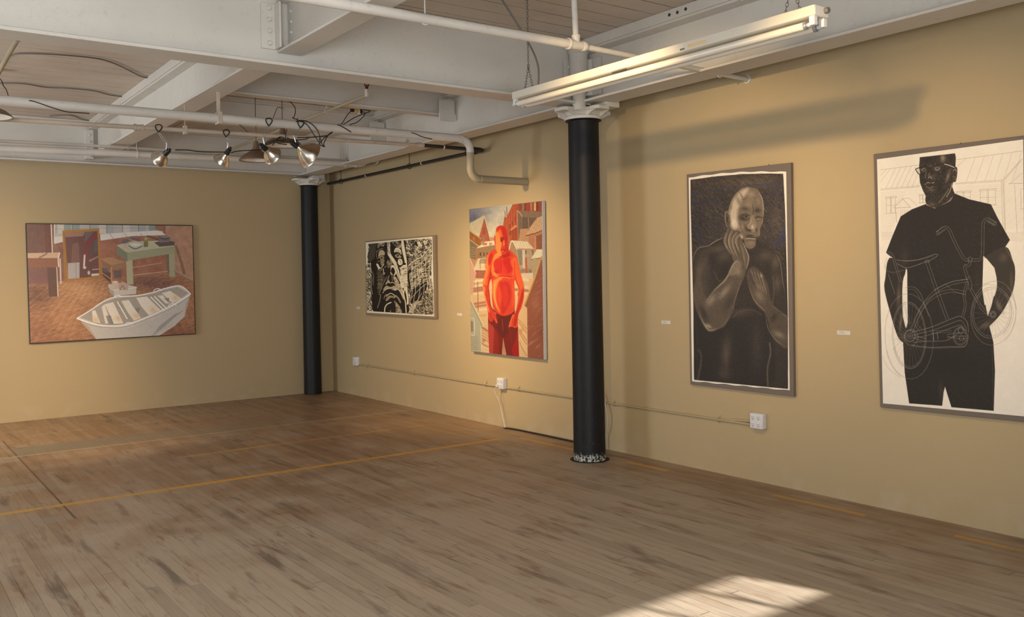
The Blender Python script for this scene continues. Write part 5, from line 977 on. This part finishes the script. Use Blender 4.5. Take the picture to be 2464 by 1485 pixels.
    A.dab((40, 34, 29), 960, 745, 50, 34, 0, .85); A.fill((120, 106, 90), [(930, 750), (960, 735), (1000, 745), (980, 770), (945, 772)], 1.4, .9, True); soft_line(K, [(925, 740), (960, 725), (1005, 740)], 1.4, .9); soft_line(L, [(930, 790), (970, 800), (1000, 780)], 1.2, .7)
    # nose, cheeks, mouth
    A.fill((134, 118, 100), [(860, 720), (890, 710), (920, 760), (935, 850), (915, 920), (880, 925), (850, 890), (815, 880), (810, 850), (845, 810)], 2, .95, True); A.dab(H, 885, 860, 24, 34, 0, .9); soft_line(H, [(870, 740), (855, 800), (815, 850)], 1.8, .8); A.dab((32, 27, 23), 845, 905, 30, 16, .3, .9); A.dab((40, 34, 29), 935, 900, 12, 26, 0, .9); A.dab((44, 37, 32), 800, 880, 22, 60, -.5, .6)
    A.dab((150, 134, 114), 740, 870, 34, 50, .3, .7); soft_line(K, [(700, 800), (730, 850), (750, 930)], 1.4, .6); A.dab((40, 34, 29), 850, 975, 60, 22, .1, .8); soft_line((26, 22, 19), [(800, 990), (850, 1000), (930, 1000), (960, 985)], 2.2, .9); soft_line(H, [(790, 1015), (840, 1010), (930, 1015)], 2.2, .9, 1.2); soft_line(L, [(820, 960), (870, 950), (930, 965)], 1.8, .7); A.dab((132, 117, 100), 860, 1070, 50, 36, 0, .7); soft_line(K, [(800, 1040), (860, 1035), (920, 1045)], 1.2, .6)
    soft_line(L, [(965, 880), (975, 950), (945, 1010)], 1.6, .7); soft_line(H, [(1010, 740), (1015, 790), (1000, 830)], 1.6, .7)
    # ear
    A.fill((86, 75, 64), [(520, 690), (540, 655), (570, 680), (590, 770), (580, 850), (545, 870), (525, 800)], 1.4, 1, True); soft_line(H, [(580, 740), (560, 670), (530, 660), (520, 740), (540, 850), (570, 860)], 1.5, .9); A.dab(K, 550, 760, 12, 50, 0, .8); soft_line(L, [(575, 700), (570, 780), (590, 740)], 1.2, .8)
    A.frame(1620, 370, 2.435); A.grain(.11, 1.1, .45, .8, 21); A.grain(.07, 1.3, 1.3, .2, 22)
    A.clip(None)
def art_bicycle(A):         # drawing of a man in a dark T-shirt, a bicycle outlined over him, a clapboard house behind
    A.frame(2100, 320, 4.95); A.c[:] = (236, 229, 217); K = (31, 25, 20); P = (236, 229, 217); Ln = (150, 134, 116)
    A.grain(.025, .06, .06, .3, 4)
    # house lines
    def L(pts, w=.55, a=.85): A.line(Ln, pts, w, a, sm=False)
    L([(90, 440), (560, 380)], .7); L([(1000, 318), (1775, 215)], .8); L([(95, 680), (560, 640)], .7); L([(95, 665), (560, 628)]); L([(985, 600), (1555, 560)], .8); L([(985, 612), (1530, 578)])
    for k in range(9): L([(170+k*58, 428-k*7), (95+k*58-(0 if k else 0), 505-k*0+ (150 if k else 0)-k*2)] if k < 1 else [(150+k*62, 430-k*7), (95+(k-1)*62, 585+(0 if k < 2 else 75)-k*2)])
    for k in range(7): L([(1110+k*110, 305-k*13), (1000+k*112, 590-k*6)] if k else [(1110, 305), (1010, 400)])
    L([(1775, 310), (1555, 560)], 1.0); L([(1770, 330), (1575, 560)], .6)
    for k in range(34):
        y = 700+k*16; L([(95, y+6), (240+max(0, 400-y*.35), y-4)], .4, .55); 
    for k in range(26):
        y = 640+k*21; L([(1000+max(0, (y-740)*.9), y), (1535, y-26)], .4, .55)
    for k in range(38): L([(1565 if k > 10 else 1770-k*20, 360+k*21), (1790, 352+k*21)], .4, .55)
    for x in (1530, 1548, 1560): L([(x, 570), (x+22, 1160)], .8)
    L([(1690, 620), (1720, 1190)], .7); L([(1620, 605), (1790, 598)], .8); L([(1640, 600), (1775, 480)], .6)
    for x, y, w, h in ((1280, 680, 180, 180), (160, 770, 110, 185), (1000, 705, 160, 120), (560, 740, 70, 90)):
        L([(x-12, y-4), (x+w+12, y-18), (x+w+12, y-2), (x-10, y+12)], .7)
        for xx in (x, x+w*.46, x+w*.54, x+w): L([(xx, y), (xx+3, y+h)], .7)
        L([(x, y+h*.5), (x+w, y+h*.48)], .6); L([(x-12, y+h+6), (x+w+14, y+h-4)], .8)
    L([(250, 890), (355, 785), (450, 885), (250, 895)], .8); L([(355, 785), (430, 775), (530, 865)], .6); L([(270, 905), (285, 1060)], .8); 
    for k in range(5): L([(330+k*22, 915), (332+k*22, 990)], .6)
    L([(1755, 668), (1790, 664)], .7); L([(1762, 680), (1768, 890)], .7); L([(1755, 905), (1790, 905)], .7)
    for k in range(7): A.line(Ln, [(1590, 1180+k*16), (1690, 1195+k*15), (1795, 1180+k*18)], .5, .6); A.line(Ln, [(110, 1190+k*16), (170, 1180+k*14), (235, 1190+k*16)], .5, .6)
    # figure
    A.frame(2080, 310, 2.0625)
    body = [(303, 374), (345, 392), (400, 370), (445, 320), (520, 350), (628, 375), (660, 440), (722, 552), (700, 585), (648, 640), (590, 632), (585, 800), (600, 900), (640, 1060), (648, 1200), (642, 1400), (432, 1382), (400, 1282), (386, 1375), (222, 1363), (200, 1210), (192, 1060), (215, 960), (212, 700), (200, 690), (165, 660), (112, 620), (108, 612), (140, 530), (180, 435), (235, 400)]
    A.fill(K, body, .9); A.fill((52, 44, 36), [(600, 632), (700, 585), (735, 650), (748, 705), (738, 800), (690, 900), (640, 960), (600, 990), (620, 900), (655, 800), (655, 740), (640, 690), (600, 640)], 1.2, 1, True); A.fill((40, 33, 27), [(125, 640), (205, 690), (190, 760), (190, 900), (210, 1000), (200, 1060), (165, 1030), (130, 920), (100, 800), (104, 740)], 1.2, 1, True)
    A.fill(K, [(640, 830), (660, 900), (700, 880), (640, 960), (560, 1000), (540, 960)], 1.2, 1, True)
    A.fill(P, [(207, 690), (213, 720), (210, 800), (215, 950), (205, 990), (190, 930), (188, 800)], 1, 1); A.fill(P, [(603, 640), (645, 690), (656, 740), (650, 800), (630, 880), (612, 930), (598, 860), (592, 760)], 1, 1); A.fill(P, [(400, 1280), (425, 1372), (432, 1382), (386, 1375), (392, 1310)], 1.4, 1)
    # fabric and skin tone
    A.clip(body, 1); A.hatch((66, 56, 46), .8, .16, -.9, .60, .85, .5, 31); A.dab((66, 56, 46), 200, 640, 22, 60, 0, .6); A.dab((54, 45, 37), 560, 760, 26, 90, 0, .5); A.dab((20, 16, 13), 420, 1150, 180, 90, 0, .5); A.dab((70, 60, 50), 380, 1300, 14, 60, 0, .6); A.line((74, 62, 50), [(634, 1080), (640, 1390)], 1.6, .8, 1.4)
    for q in range(60):
        x = 600+random.random()*60; y = 400+random.random()*140; A.line((110, 98, 82), [(x, y), (x+8, y+9)], .4, .35)
    A.clip(None)
    A.dab((104, 92, 78), 170, 830, 12, 70, .05, .8); A.dab((128, 114, 98), 180, 960, 8, 60, .1, .7); A.dab((104, 92, 78), 690, 640, 26, 30, .6, .5); A.dab((96, 84, 70), 730, 760, 10, 60, 0, .7); A.dab((116, 102, 86), 668, 880, 14, 40, -.5, .8); A.dab((110, 96, 80), 600, 975, 40, 16, -.5, .7); A.dab((92, 80, 66), 190, 1030, 20, 24, 0, .7)
    A.line((170, 156, 136), [(700, 588), (738, 660)], 1, .6, 1)
    # head
    A.frame(2100, 320, 4.95)
    A.fill((50, 42, 35), [(560, 290), (980, 243), (990, 290), (985, 400), (1000, 420), (990, 570), (960, 585), (945, 640), (975, 720), (930, 810), (740, 900), (640, 860), (625, 800), (632, 750), (600, 690), (565, 600), (552, 480), (552, 400), (558, 340)], .9, 1)
    A.clip([(560, 290), (980, 243), (990, 290), (985, 400), (1000, 420), (990, 570), (960, 585), (945, 640), (975, 720), (930, 810), (740, 900), (640, 860), (632, 750), (565, 600), (552, 480)], .9)
    A.hatch((22, 18, 14), .8, .25, .5, .45, .65, .8, 33); A.hatch((110, 96, 80), .9, .3, -.7, .62, .8, .6, 34)
    A.dab((150, 136, 116), 835, 300, 36, 60, 0, .85); A.dab((28, 22, 18), 640, 330, 60, 40, 0, .7); A.dab((28, 22, 18), 930, 320, 30, 60, 0, .7); A.dab((128, 112, 94), 700, 400, 40, 16, 0, .6)
    A.dab((140, 124, 104), 895, 520, 22, 80, .3, .8); A.line((184, 168, 146), [(945, 600), (925, 680), (880, 760)], 2, .8, 1.5); A.line((160, 144, 122), [(905, 660), (860, 740), (790, 830)], 2, .7, 2); A.dab((24, 19, 15), 800, 640, 40, 90, .2, .7); A.dab((24, 19, 15), 620, 560, 34, 60, 0, .6)
    A.line((200, 184, 160), [(635, 850), (690, 885), (740, 896)], 2.4, .9, 1.4); A.line((176, 160, 138), [(960, 760), (900, 820), (830, 860)], 3, .8, 2.2); A.dab((120, 106, 88), 700, 850, 50, 26, .2, .6)
    A.clip(None)
    # ear, glasses, nose, mouth
    A.fill((60, 50, 42), [(950, 450), (975, 410), (1005, 415), (1005, 500), (988, 580), (955, 575), (945, 520)], .9, 1, True); A.line((180, 164, 142), [(960, 450), (985, 430), (995, 460)], 1.2, .9); A.line((150, 134, 114), [(958, 520), (980, 520), (985, 560)], 1.4, .8); A.line(K, [(970, 470), (975, 520)], 1.6)
    A.fill((206, 196, 180), [(524, 430), (556, 425), (566, 490), (540, 480)], .8); A.line((20, 16, 13), [(512, 430), (560, 412), (650, 400), (670, 440), (640, 485), (560, 492), (525, 460), (512, 430)], 2.0); A.line((20, 16, 13), [(690, 410), (760, 380), (850, 372), (855, 430), (830, 480), (760, 485), (700, 450), (690, 410)], 2.2); A.line((20, 16, 13), [(668, 425), (692, 420)], 2); A.line((196, 182, 160), [(855, 372), (910, 385), (970, 410)], 2.0); A.line(K, [(855, 362), (920, 375), (980, 402)], 1.2)
    A.dab((128, 114, 96), 765, 430, 34, 22, 0, .8, 2); A.line((176, 162, 142), [(740, 420), (770, 405), (800, 420), (775, 445), (745, 435)], .9, .8); A.dab((24, 19, 15), 768, 425, 10, 9, 0, 1, 2); A.dab((116, 102, 86), 605, 440, 28, 20, 0, .8, 2); A.line((170, 156, 136), [(585, 435), (608, 420), (632, 436)], .9, .8); A.dab((24, 19, 15), 608, 438, 8, 8, 0, 1, 2)
    A.line((120, 106, 88), [(640, 460), (625, 520), (640, 548)], 1.4, .9); A.line((176, 160, 138), [(660, 540), (685, 520), (700, 545)], 1.6, .9); A.dab((120, 106, 88), 670, 500, 14, 30, .2, .7); A.dab((18, 14, 11), 655, 552, 16, 7, 0, .9)
    A.line((186, 170, 148), [(625, 612), (655, 592), (690, 600), (730, 592)], 1.8, .9); A.line((18, 14, 11), [(630, 604), (665, 600), (735, 604)], 1.2, 1); A.line((130, 114, 96), [(640, 640), (680, 655), (720, 640)], 2, .8); A.dab((124, 110, 92), 700, 680, 44, 22, 0, .6); A.dab((130, 114, 96), 720, 520, 30, 50, .5, .4)
    # bicycle
    A.frame(2080, 310, 2.0625); W = (150, 144, 138); Wd = (120, 112, 106)
    def B(pts, w=.75, a=.9, c=W, sm=True): A.line(c, pts, w, a, .8, sm)
    def dbl(pts, off, w=.7):
        n = len(pts); q = []
        for i in range(n):
            a = pts[max(i-1, 0)]; b = pts[min(i+1, n-1)]; dx, dy = b[0]-a[0], b[1]-a[1]; l = math.hypot(dx, dy)+1e-6; q.append((-dy/l*off, dx/l*off))
        B([(p[0]+o[0], p[1]+o[1]) for p, o in zip(pts, q)], w); B([(p[0]-o[0], p[1]-o[1]) for p, o in zip(pts, q)], w)
    def ell(cx, cy, rx, ry, w=.7, rot=0, a=.9, c=W): B([(cx+rx*math.cos(t)*math.cos(rot)-ry*math.sin(t)*math.sin(rot), cy+rx*math.cos(t)*math.sin(rot)+ry*math.sin(t)*math.cos(rot)) for t in [2*PI*k/28 for k in range(29)]], w, a, c, False)
    dbl([(365, 515), (398, 490), (420, 500), (445, 555), (478, 620), (500, 648), (522, 652)], 6); dbl([(645, 470), (610, 448), (590, 470), (588, 560), (585, 625), (570, 650), (530, 650)], 6)
    dbl([(362, 518), (396, 494)], 9); dbl([(615, 452), (650, 472)], 9); ell(362, 518, 5, 10); ell(649, 471, 6, 8)
    for k in range(5): B([(618+k*7, 449+k*5), (610+k*7, 463+k*5)], .5)
    dbl([(525, 650), (520, 675), (498, 690), (505, 715), (512, 745)], 6); B([(490, 680), (505, 672)]); ell(524, 648, 10, 12)
    dbl([(512, 730), (525, 775), (520, 800)], 8); dbl([(525, 790), (560, 850), (590, 900), (630, 925)], 6); dbl([(512, 760), (495, 820), (500, 880), (488, 930)], 5)
    dbl([(280, 1000), (255, 960), (290, 880), (350, 810), (430, 768), (515, 752)], 7); dbl([(232, 1010), (270, 920), (320, 850), (390, 812), (450, 805), (500, 815)], 7); B([(345, 800), (430, 760), (515, 748)]); B([(400, 770), (455, 812), (505, 822)], .6)
    dbl([(310, 660), (355, 790), (412, 945)], 7); B([(160, 650), (190, 655), (240, 655), (300, 640), (352, 622), (362, 630), (330, 650), (290, 665), (250, 680), (205, 690), (165, 670)], 1); B([(200, 655), (280, 648), (345, 630)], .6); ell(312, 658, 12, 6)
    dbl([(110, 612), (135, 622), (150, 660), (165, 710), (180, 760)], 5); B([(112, 640), (100, 670), (108, 705), (150, 712), (200, 700)], .6); B([(118, 655), (105, 690), (150, 722)], .6, .8, Wd)
    B([(118, 720), (145, 800), (150, 820)], .8); dbl([(225, 970), (205, 900), (190, 850)], 4, .6)
    # rear wheel, seen obliquely, and front wheel
    ell(222, 1030, 120, 212, .7, -.05); ell(222, 1025, 84, 166, .9, -.05); ell(222, 1025, 78, 158, .7, -.05); ell(226, 1028, 26, 28, 1); ell(226, 1028, 14, 15, .9); ell(226, 1028, 6, 6, 1.2)
    for k in range(26):
        t = 2*PI*k/26+.1; B([(226+20*math.cos(t), 1028+22*math.sin(t)), (222+78*math.cos(t)*1.0, 1025+158*math.sin(t))], .5, .8, sm=False)
    ell(640, 915, 112, 160, .7, .12); ell(632, 912, 98, 128, .9, .12, .9); ell(632, 912, 90, 118, .7, .12); ell(638, 922, 14, 15, 1); ell(638, 922, 7, 8, 1)
    for k in range(24):
        t = 2*PI*k/24; B([(638+10*math.cos(t), 922+10*math.sin(t)), (632+90*math.cos(t), 912+118*math.sin(t))], .5, .8, sm=False)
    B([(200, 790), (245, 785), (280, 820), (300, 880), (320, 930)], .8); B([(205, 800), (250, 800), (280, 850)], .6)
    # chain guard, pedals, chain
    B([(235, 1010), (330, 985), (440, 940), (480, 932), (510, 960), (516, 1010)], 1.0); B([(238, 1025), (340, 1000), (440, 962), (478, 952), (500, 980), (505, 1010)], .8); B([(240, 1040), (350, 1016), (440, 985), (480, 975), (496, 1000)], .8)
    B([(245, 1060), (300, 1055), (400, 1052), (445, 1030), (470, 1010)], .9); B([(235, 1075), (330, 1085), (430, 1082), (495, 1080), (512, 1050), (514, 1020)], 1.1); B([(240, 1082), (340, 1090), (440, 1088), (500, 1084)], .5)
    ell(475, 1030, 34, 44, .9); ell(475, 1030, 28, 38, .6); ell(478, 1000, 12, 18, .9); ell(482, 1040, 12, 12, .9)
    dbl([(410, 1030), (470, 1020), (505, 1022)], 8); B([(412, 1030), (470, 1042), (500, 1040)], .8); dbl([(330, 1010), (430, 1005)], 5, .6); dbl([(245, 1030), (300, 1050)], 7, .8)
    B([(340, 1012), (345, 1050)], 1.2); B([(360, 1010), (365, 1045)], 1.0); ell(232, 1035, 34, 40, .7)
    B([(90, 1130), (120, 1190), (180, 1235)], .6, .8, Ln)
    B([(520, 780), (600, 770), (690, 790), (740, 850), (757, 900)], .5, .8, Wd)
    # pencilled contours of the wheel outside the figure read darker on the paper
    for r in (112, 98, 90): A.line(Ln, [(640+r*math.cos(t), 914+(160 if r > 100 else 128 if r > 95 else 118)*math.sin(t)) for t in [-.9+k*.12 for k in range(17)]], .6, .8, sm=False)
    for r, q in ((120, 212), (84, 166), (78, 158)): A.line(Ln, [(222+r*math.cos(t), 1028+q*math.sin(t)) for t in [PI*.62+k*.07 for k in range(13)]], .6, .8, sm=False)
    A.grain(.04, .9, .9, .3, 41)
# ---------------------------------------------------------------- pictures hung on the walls
def homog(Q):
    A_, b_ = [], []
    for (u, v), (x, y) in zip(((0, 0), (1, 0), (1, 1), (0, 1)), Q):
        A_ += [[u, v, 1, 0, 0, 0, -u*x, -v*x], [0, 0, 0, u, v, 1, -u*y, -v*y]]; b_ += [x, y]
    return np.append(np.linalg.solve(np.array(A_, float), np.array(b_, float)), 1)
RT, UP, FW = [np.array(v) for v in (rt, up, fw)]
def sheet(name, quad, nu, nv, axis, depth, painter, parent, rough, back=.0015, gain=1.0, curve=None, label=None):
    """fine canvas grid over the traced corners, laid on the plane axis=depth, coloured by a painter; closed by a thin rim"""
    h = homog(quad); u, v = np.meshgrid(np.linspace(0, 1, nu), np.linspace(0, 1, nv)); u = u.ravel(); v = v.ravel()
    w = h[6]*u+h[7]*v+1; X = (h[0]*u+h[1]*v+h[2])/w; Y = (h[3]*u+h[4]*v+h[5])/w
    if curve: Y = Y+curve(u, v)
    d = FW+np.outer((X-CX)/F_PX, RT)-np.outer((Y-CY)/F_PX, UP); k = 0 if axis == 'x' else 1
    t = depth/d[:, k]; pos = d*t[:, None]; pos[:, 2] += EYE; pos[:, k] = depth
    A = Art(X, Y, (200, 200, 200)); painter(A); c = np.clip(A.c/255*gain, 0, 1)
    n = nu*nv; I = np.arange(n).reshape(nv, nu)
    q = np.stack([I[:-1, :-1], I[1:, :-1], I[1:, 1:], I[:-1, 1:]], -1).reshape(-1, 4)
    rim = np.concatenate([I[0, :], I[1:, -1], I[-1, -2::-1], I[-2:0:-1, 0]]); m = len(rim)
    rp = pos[rim].copy(); rp[:, k] += back; r = np.arange(m)
    q2 = np.stack([rim, np.roll(rim, -1), n+np.roll(r, -1), n+r], -1)
    pos = np.vstack([pos, rp]); q = np.vstack([q, q2]); col = np.ones((n+m, 4)); col[:n, :3] = c; col[n:, :3] = c[rim]
    me = bpy.data.meshes.new(name); me.vertices.add(n+m); me.vertices.foreach_set('co', pos.ravel())
    me.loops.add(q.size); me.loops.foreach_set('vertex_index', q.ravel().astype(np.int32)); me.polygons.add(len(q))
    me.polygons.foreach_set('loop_start', np.arange(0, q.size, 4, dtype=np.int32)); me.update(calc_edges=True); me.validate()
    lin = np.where(col <= .04045, col/12.92, ((col+.055)/1.055)**2.4); lin[:, 3] = 1
    a = me.color_attributes.new('pigment', 'BYTE_COLOR', 'POINT'); a.data.foreach_set('color', lin.ravel().astype(np.float32))
    mt = N(name+'_pigment'); mt.set('Base Color', mt.n('Attribute', attribute_name='pigment').outputs['Color']); mt.set('Roughness', rough)
    mt.bump(mt.noise(mt.pos(), 260, 3), .08, .002); me.materials.append(mt.m)
    o = bpy.data.objects.new(name, me); C.objects.link(o); o.parent = parent; o.matrix_parent_inverse = Matrix.Translation(-parent.location)
    if label: o['label'] = label
    return o
def panel(quad, axis, f, b):
    P = [at(x, y, **{axis: f}) for x, y in quad]; Q = []
    k = 0 if axis == 'x' else 1
    for p in P: q = p.copy(); q[k] = b; Q.append(q)
    mb = MB(); mb.add(P+Q, [(0, 3, 2, 1), (4, 5, 6, 7), (0, 1, 5, 4), (1, 2, 6, 5), (2, 3, 7, 6), (3, 0, 4, 7)]); return mb
def picture(name, label, cat, quad, axis, f, wall, mat, part, pv=.003):
    c = at(sum(p[0] for p in quad)/4, sum(p[1] for p in quad)/4, **{axis: f}); t = thing(name, c, label, cat)
    build(part, panel(quad, axis, f, wall-.001), mat, t, bevel=pv); return t
# boat painting on the back wall, canvas with a dark edge
q = [(62, 537), (464, 542), (471, 804), (72, 828)]
t = picture('painting', 'wide oil painting of a white rowing boat in a studio, on the back wall', 'painting', q, 'y', 11.54, WY, M['wood_frame'], 'stretcher')
sheet('canvas', [(64, 539), (462.5, 543.8), (469.5, 802.5), (74, 825.5)], 560, 380, 'y', 11.538, art_boat, t, .45, gain=1.07)
# face print
t = picture('framed_drawing', 'black and white woodcut of a lined face, nearest the far corner on the right wall', 'drawing',
            [(878.5, 581), (1046.5, 566), (1049.5, 767), (880.5, 758)], 'x', 5.296, WX, M['backing_tan'], 'backing_board')
sheet('paper', [(879.6, 583.5), (1040.2, 569.3), (1044.5, 761.8), (882.8, 752.6)], 330, 330, 'x', 5.293, art_face, t, .6, .002)
# red man
t = picture('painting', 'tall oil painting of a bare-chested man in red light before snowy roofs', 'painting',
            [(1128.8, 503.2), (1304.2, 483.2), (1308.6, 866), (1133.4, 845.6)], 'x', 5.283, WX-.006, M['canvas_edge'], 'stretcher', .004)
sheet('canvas', [(1129.2, 503.6), (1303.6, 483.8), (1308.0, 865.4), (1133.8, 845.2)], 300, 600, 'x', 5.2815, art_red, t, .4, .001, gain=.86)
# pensive man
t = picture('framed_drawing', 'tall charcoal drawing of a pensive bald man with hand at chin, on grey board', 'drawing',
            [(1652, 420), (1902.6, 391.2), (1909.8, 955), (1661, 925)], 'x', 5.300, WX, M['backing'], 'backing_board')
def edge(u, v): return -6*(1-v)**6*np.sin(np.pi*np.clip(u, 0, 1))**1.0+.8*np.sin(u*31)*(np.abs(v-.5) > .49)
build('hanging_nail', MB().tube([at(1850, 396.5, x=5.301), at(1850, 396.5, x=5.288)], .004, 8), M['bronze'], t)
sheet('paper', [(1657, 427.3), (1891.5, 413.5), (1900, 940), (1665.2, 917.4)], 350, 700, 'x', 5.297, art_pensive, t, .6, .002, curve=edge)
# bicycle man
t = picture('framed_drawing', 'large drawing of a man in dark T-shirt overlaid with a bicycle outline, on grey board', 'drawing',
            [(2102, 371), (2492, 322.5), (2490, 1018.5), (2118, 980)], 'x', 5.300, WX, M['backing'], 'backing_board')
build('hanging_nail', MB().tube([at(2312, 344.5, x=5.301), at(2312, 344.5, x=5.288)], .004, 8), M['bronze'], t)
sheet('paper', [(2110, 383.6), (2462, 335.5), (2467, 1002.5), (2124.6, 971)], 440, 830, 'x', 5.297, art_bicycle, t, .6, .002)
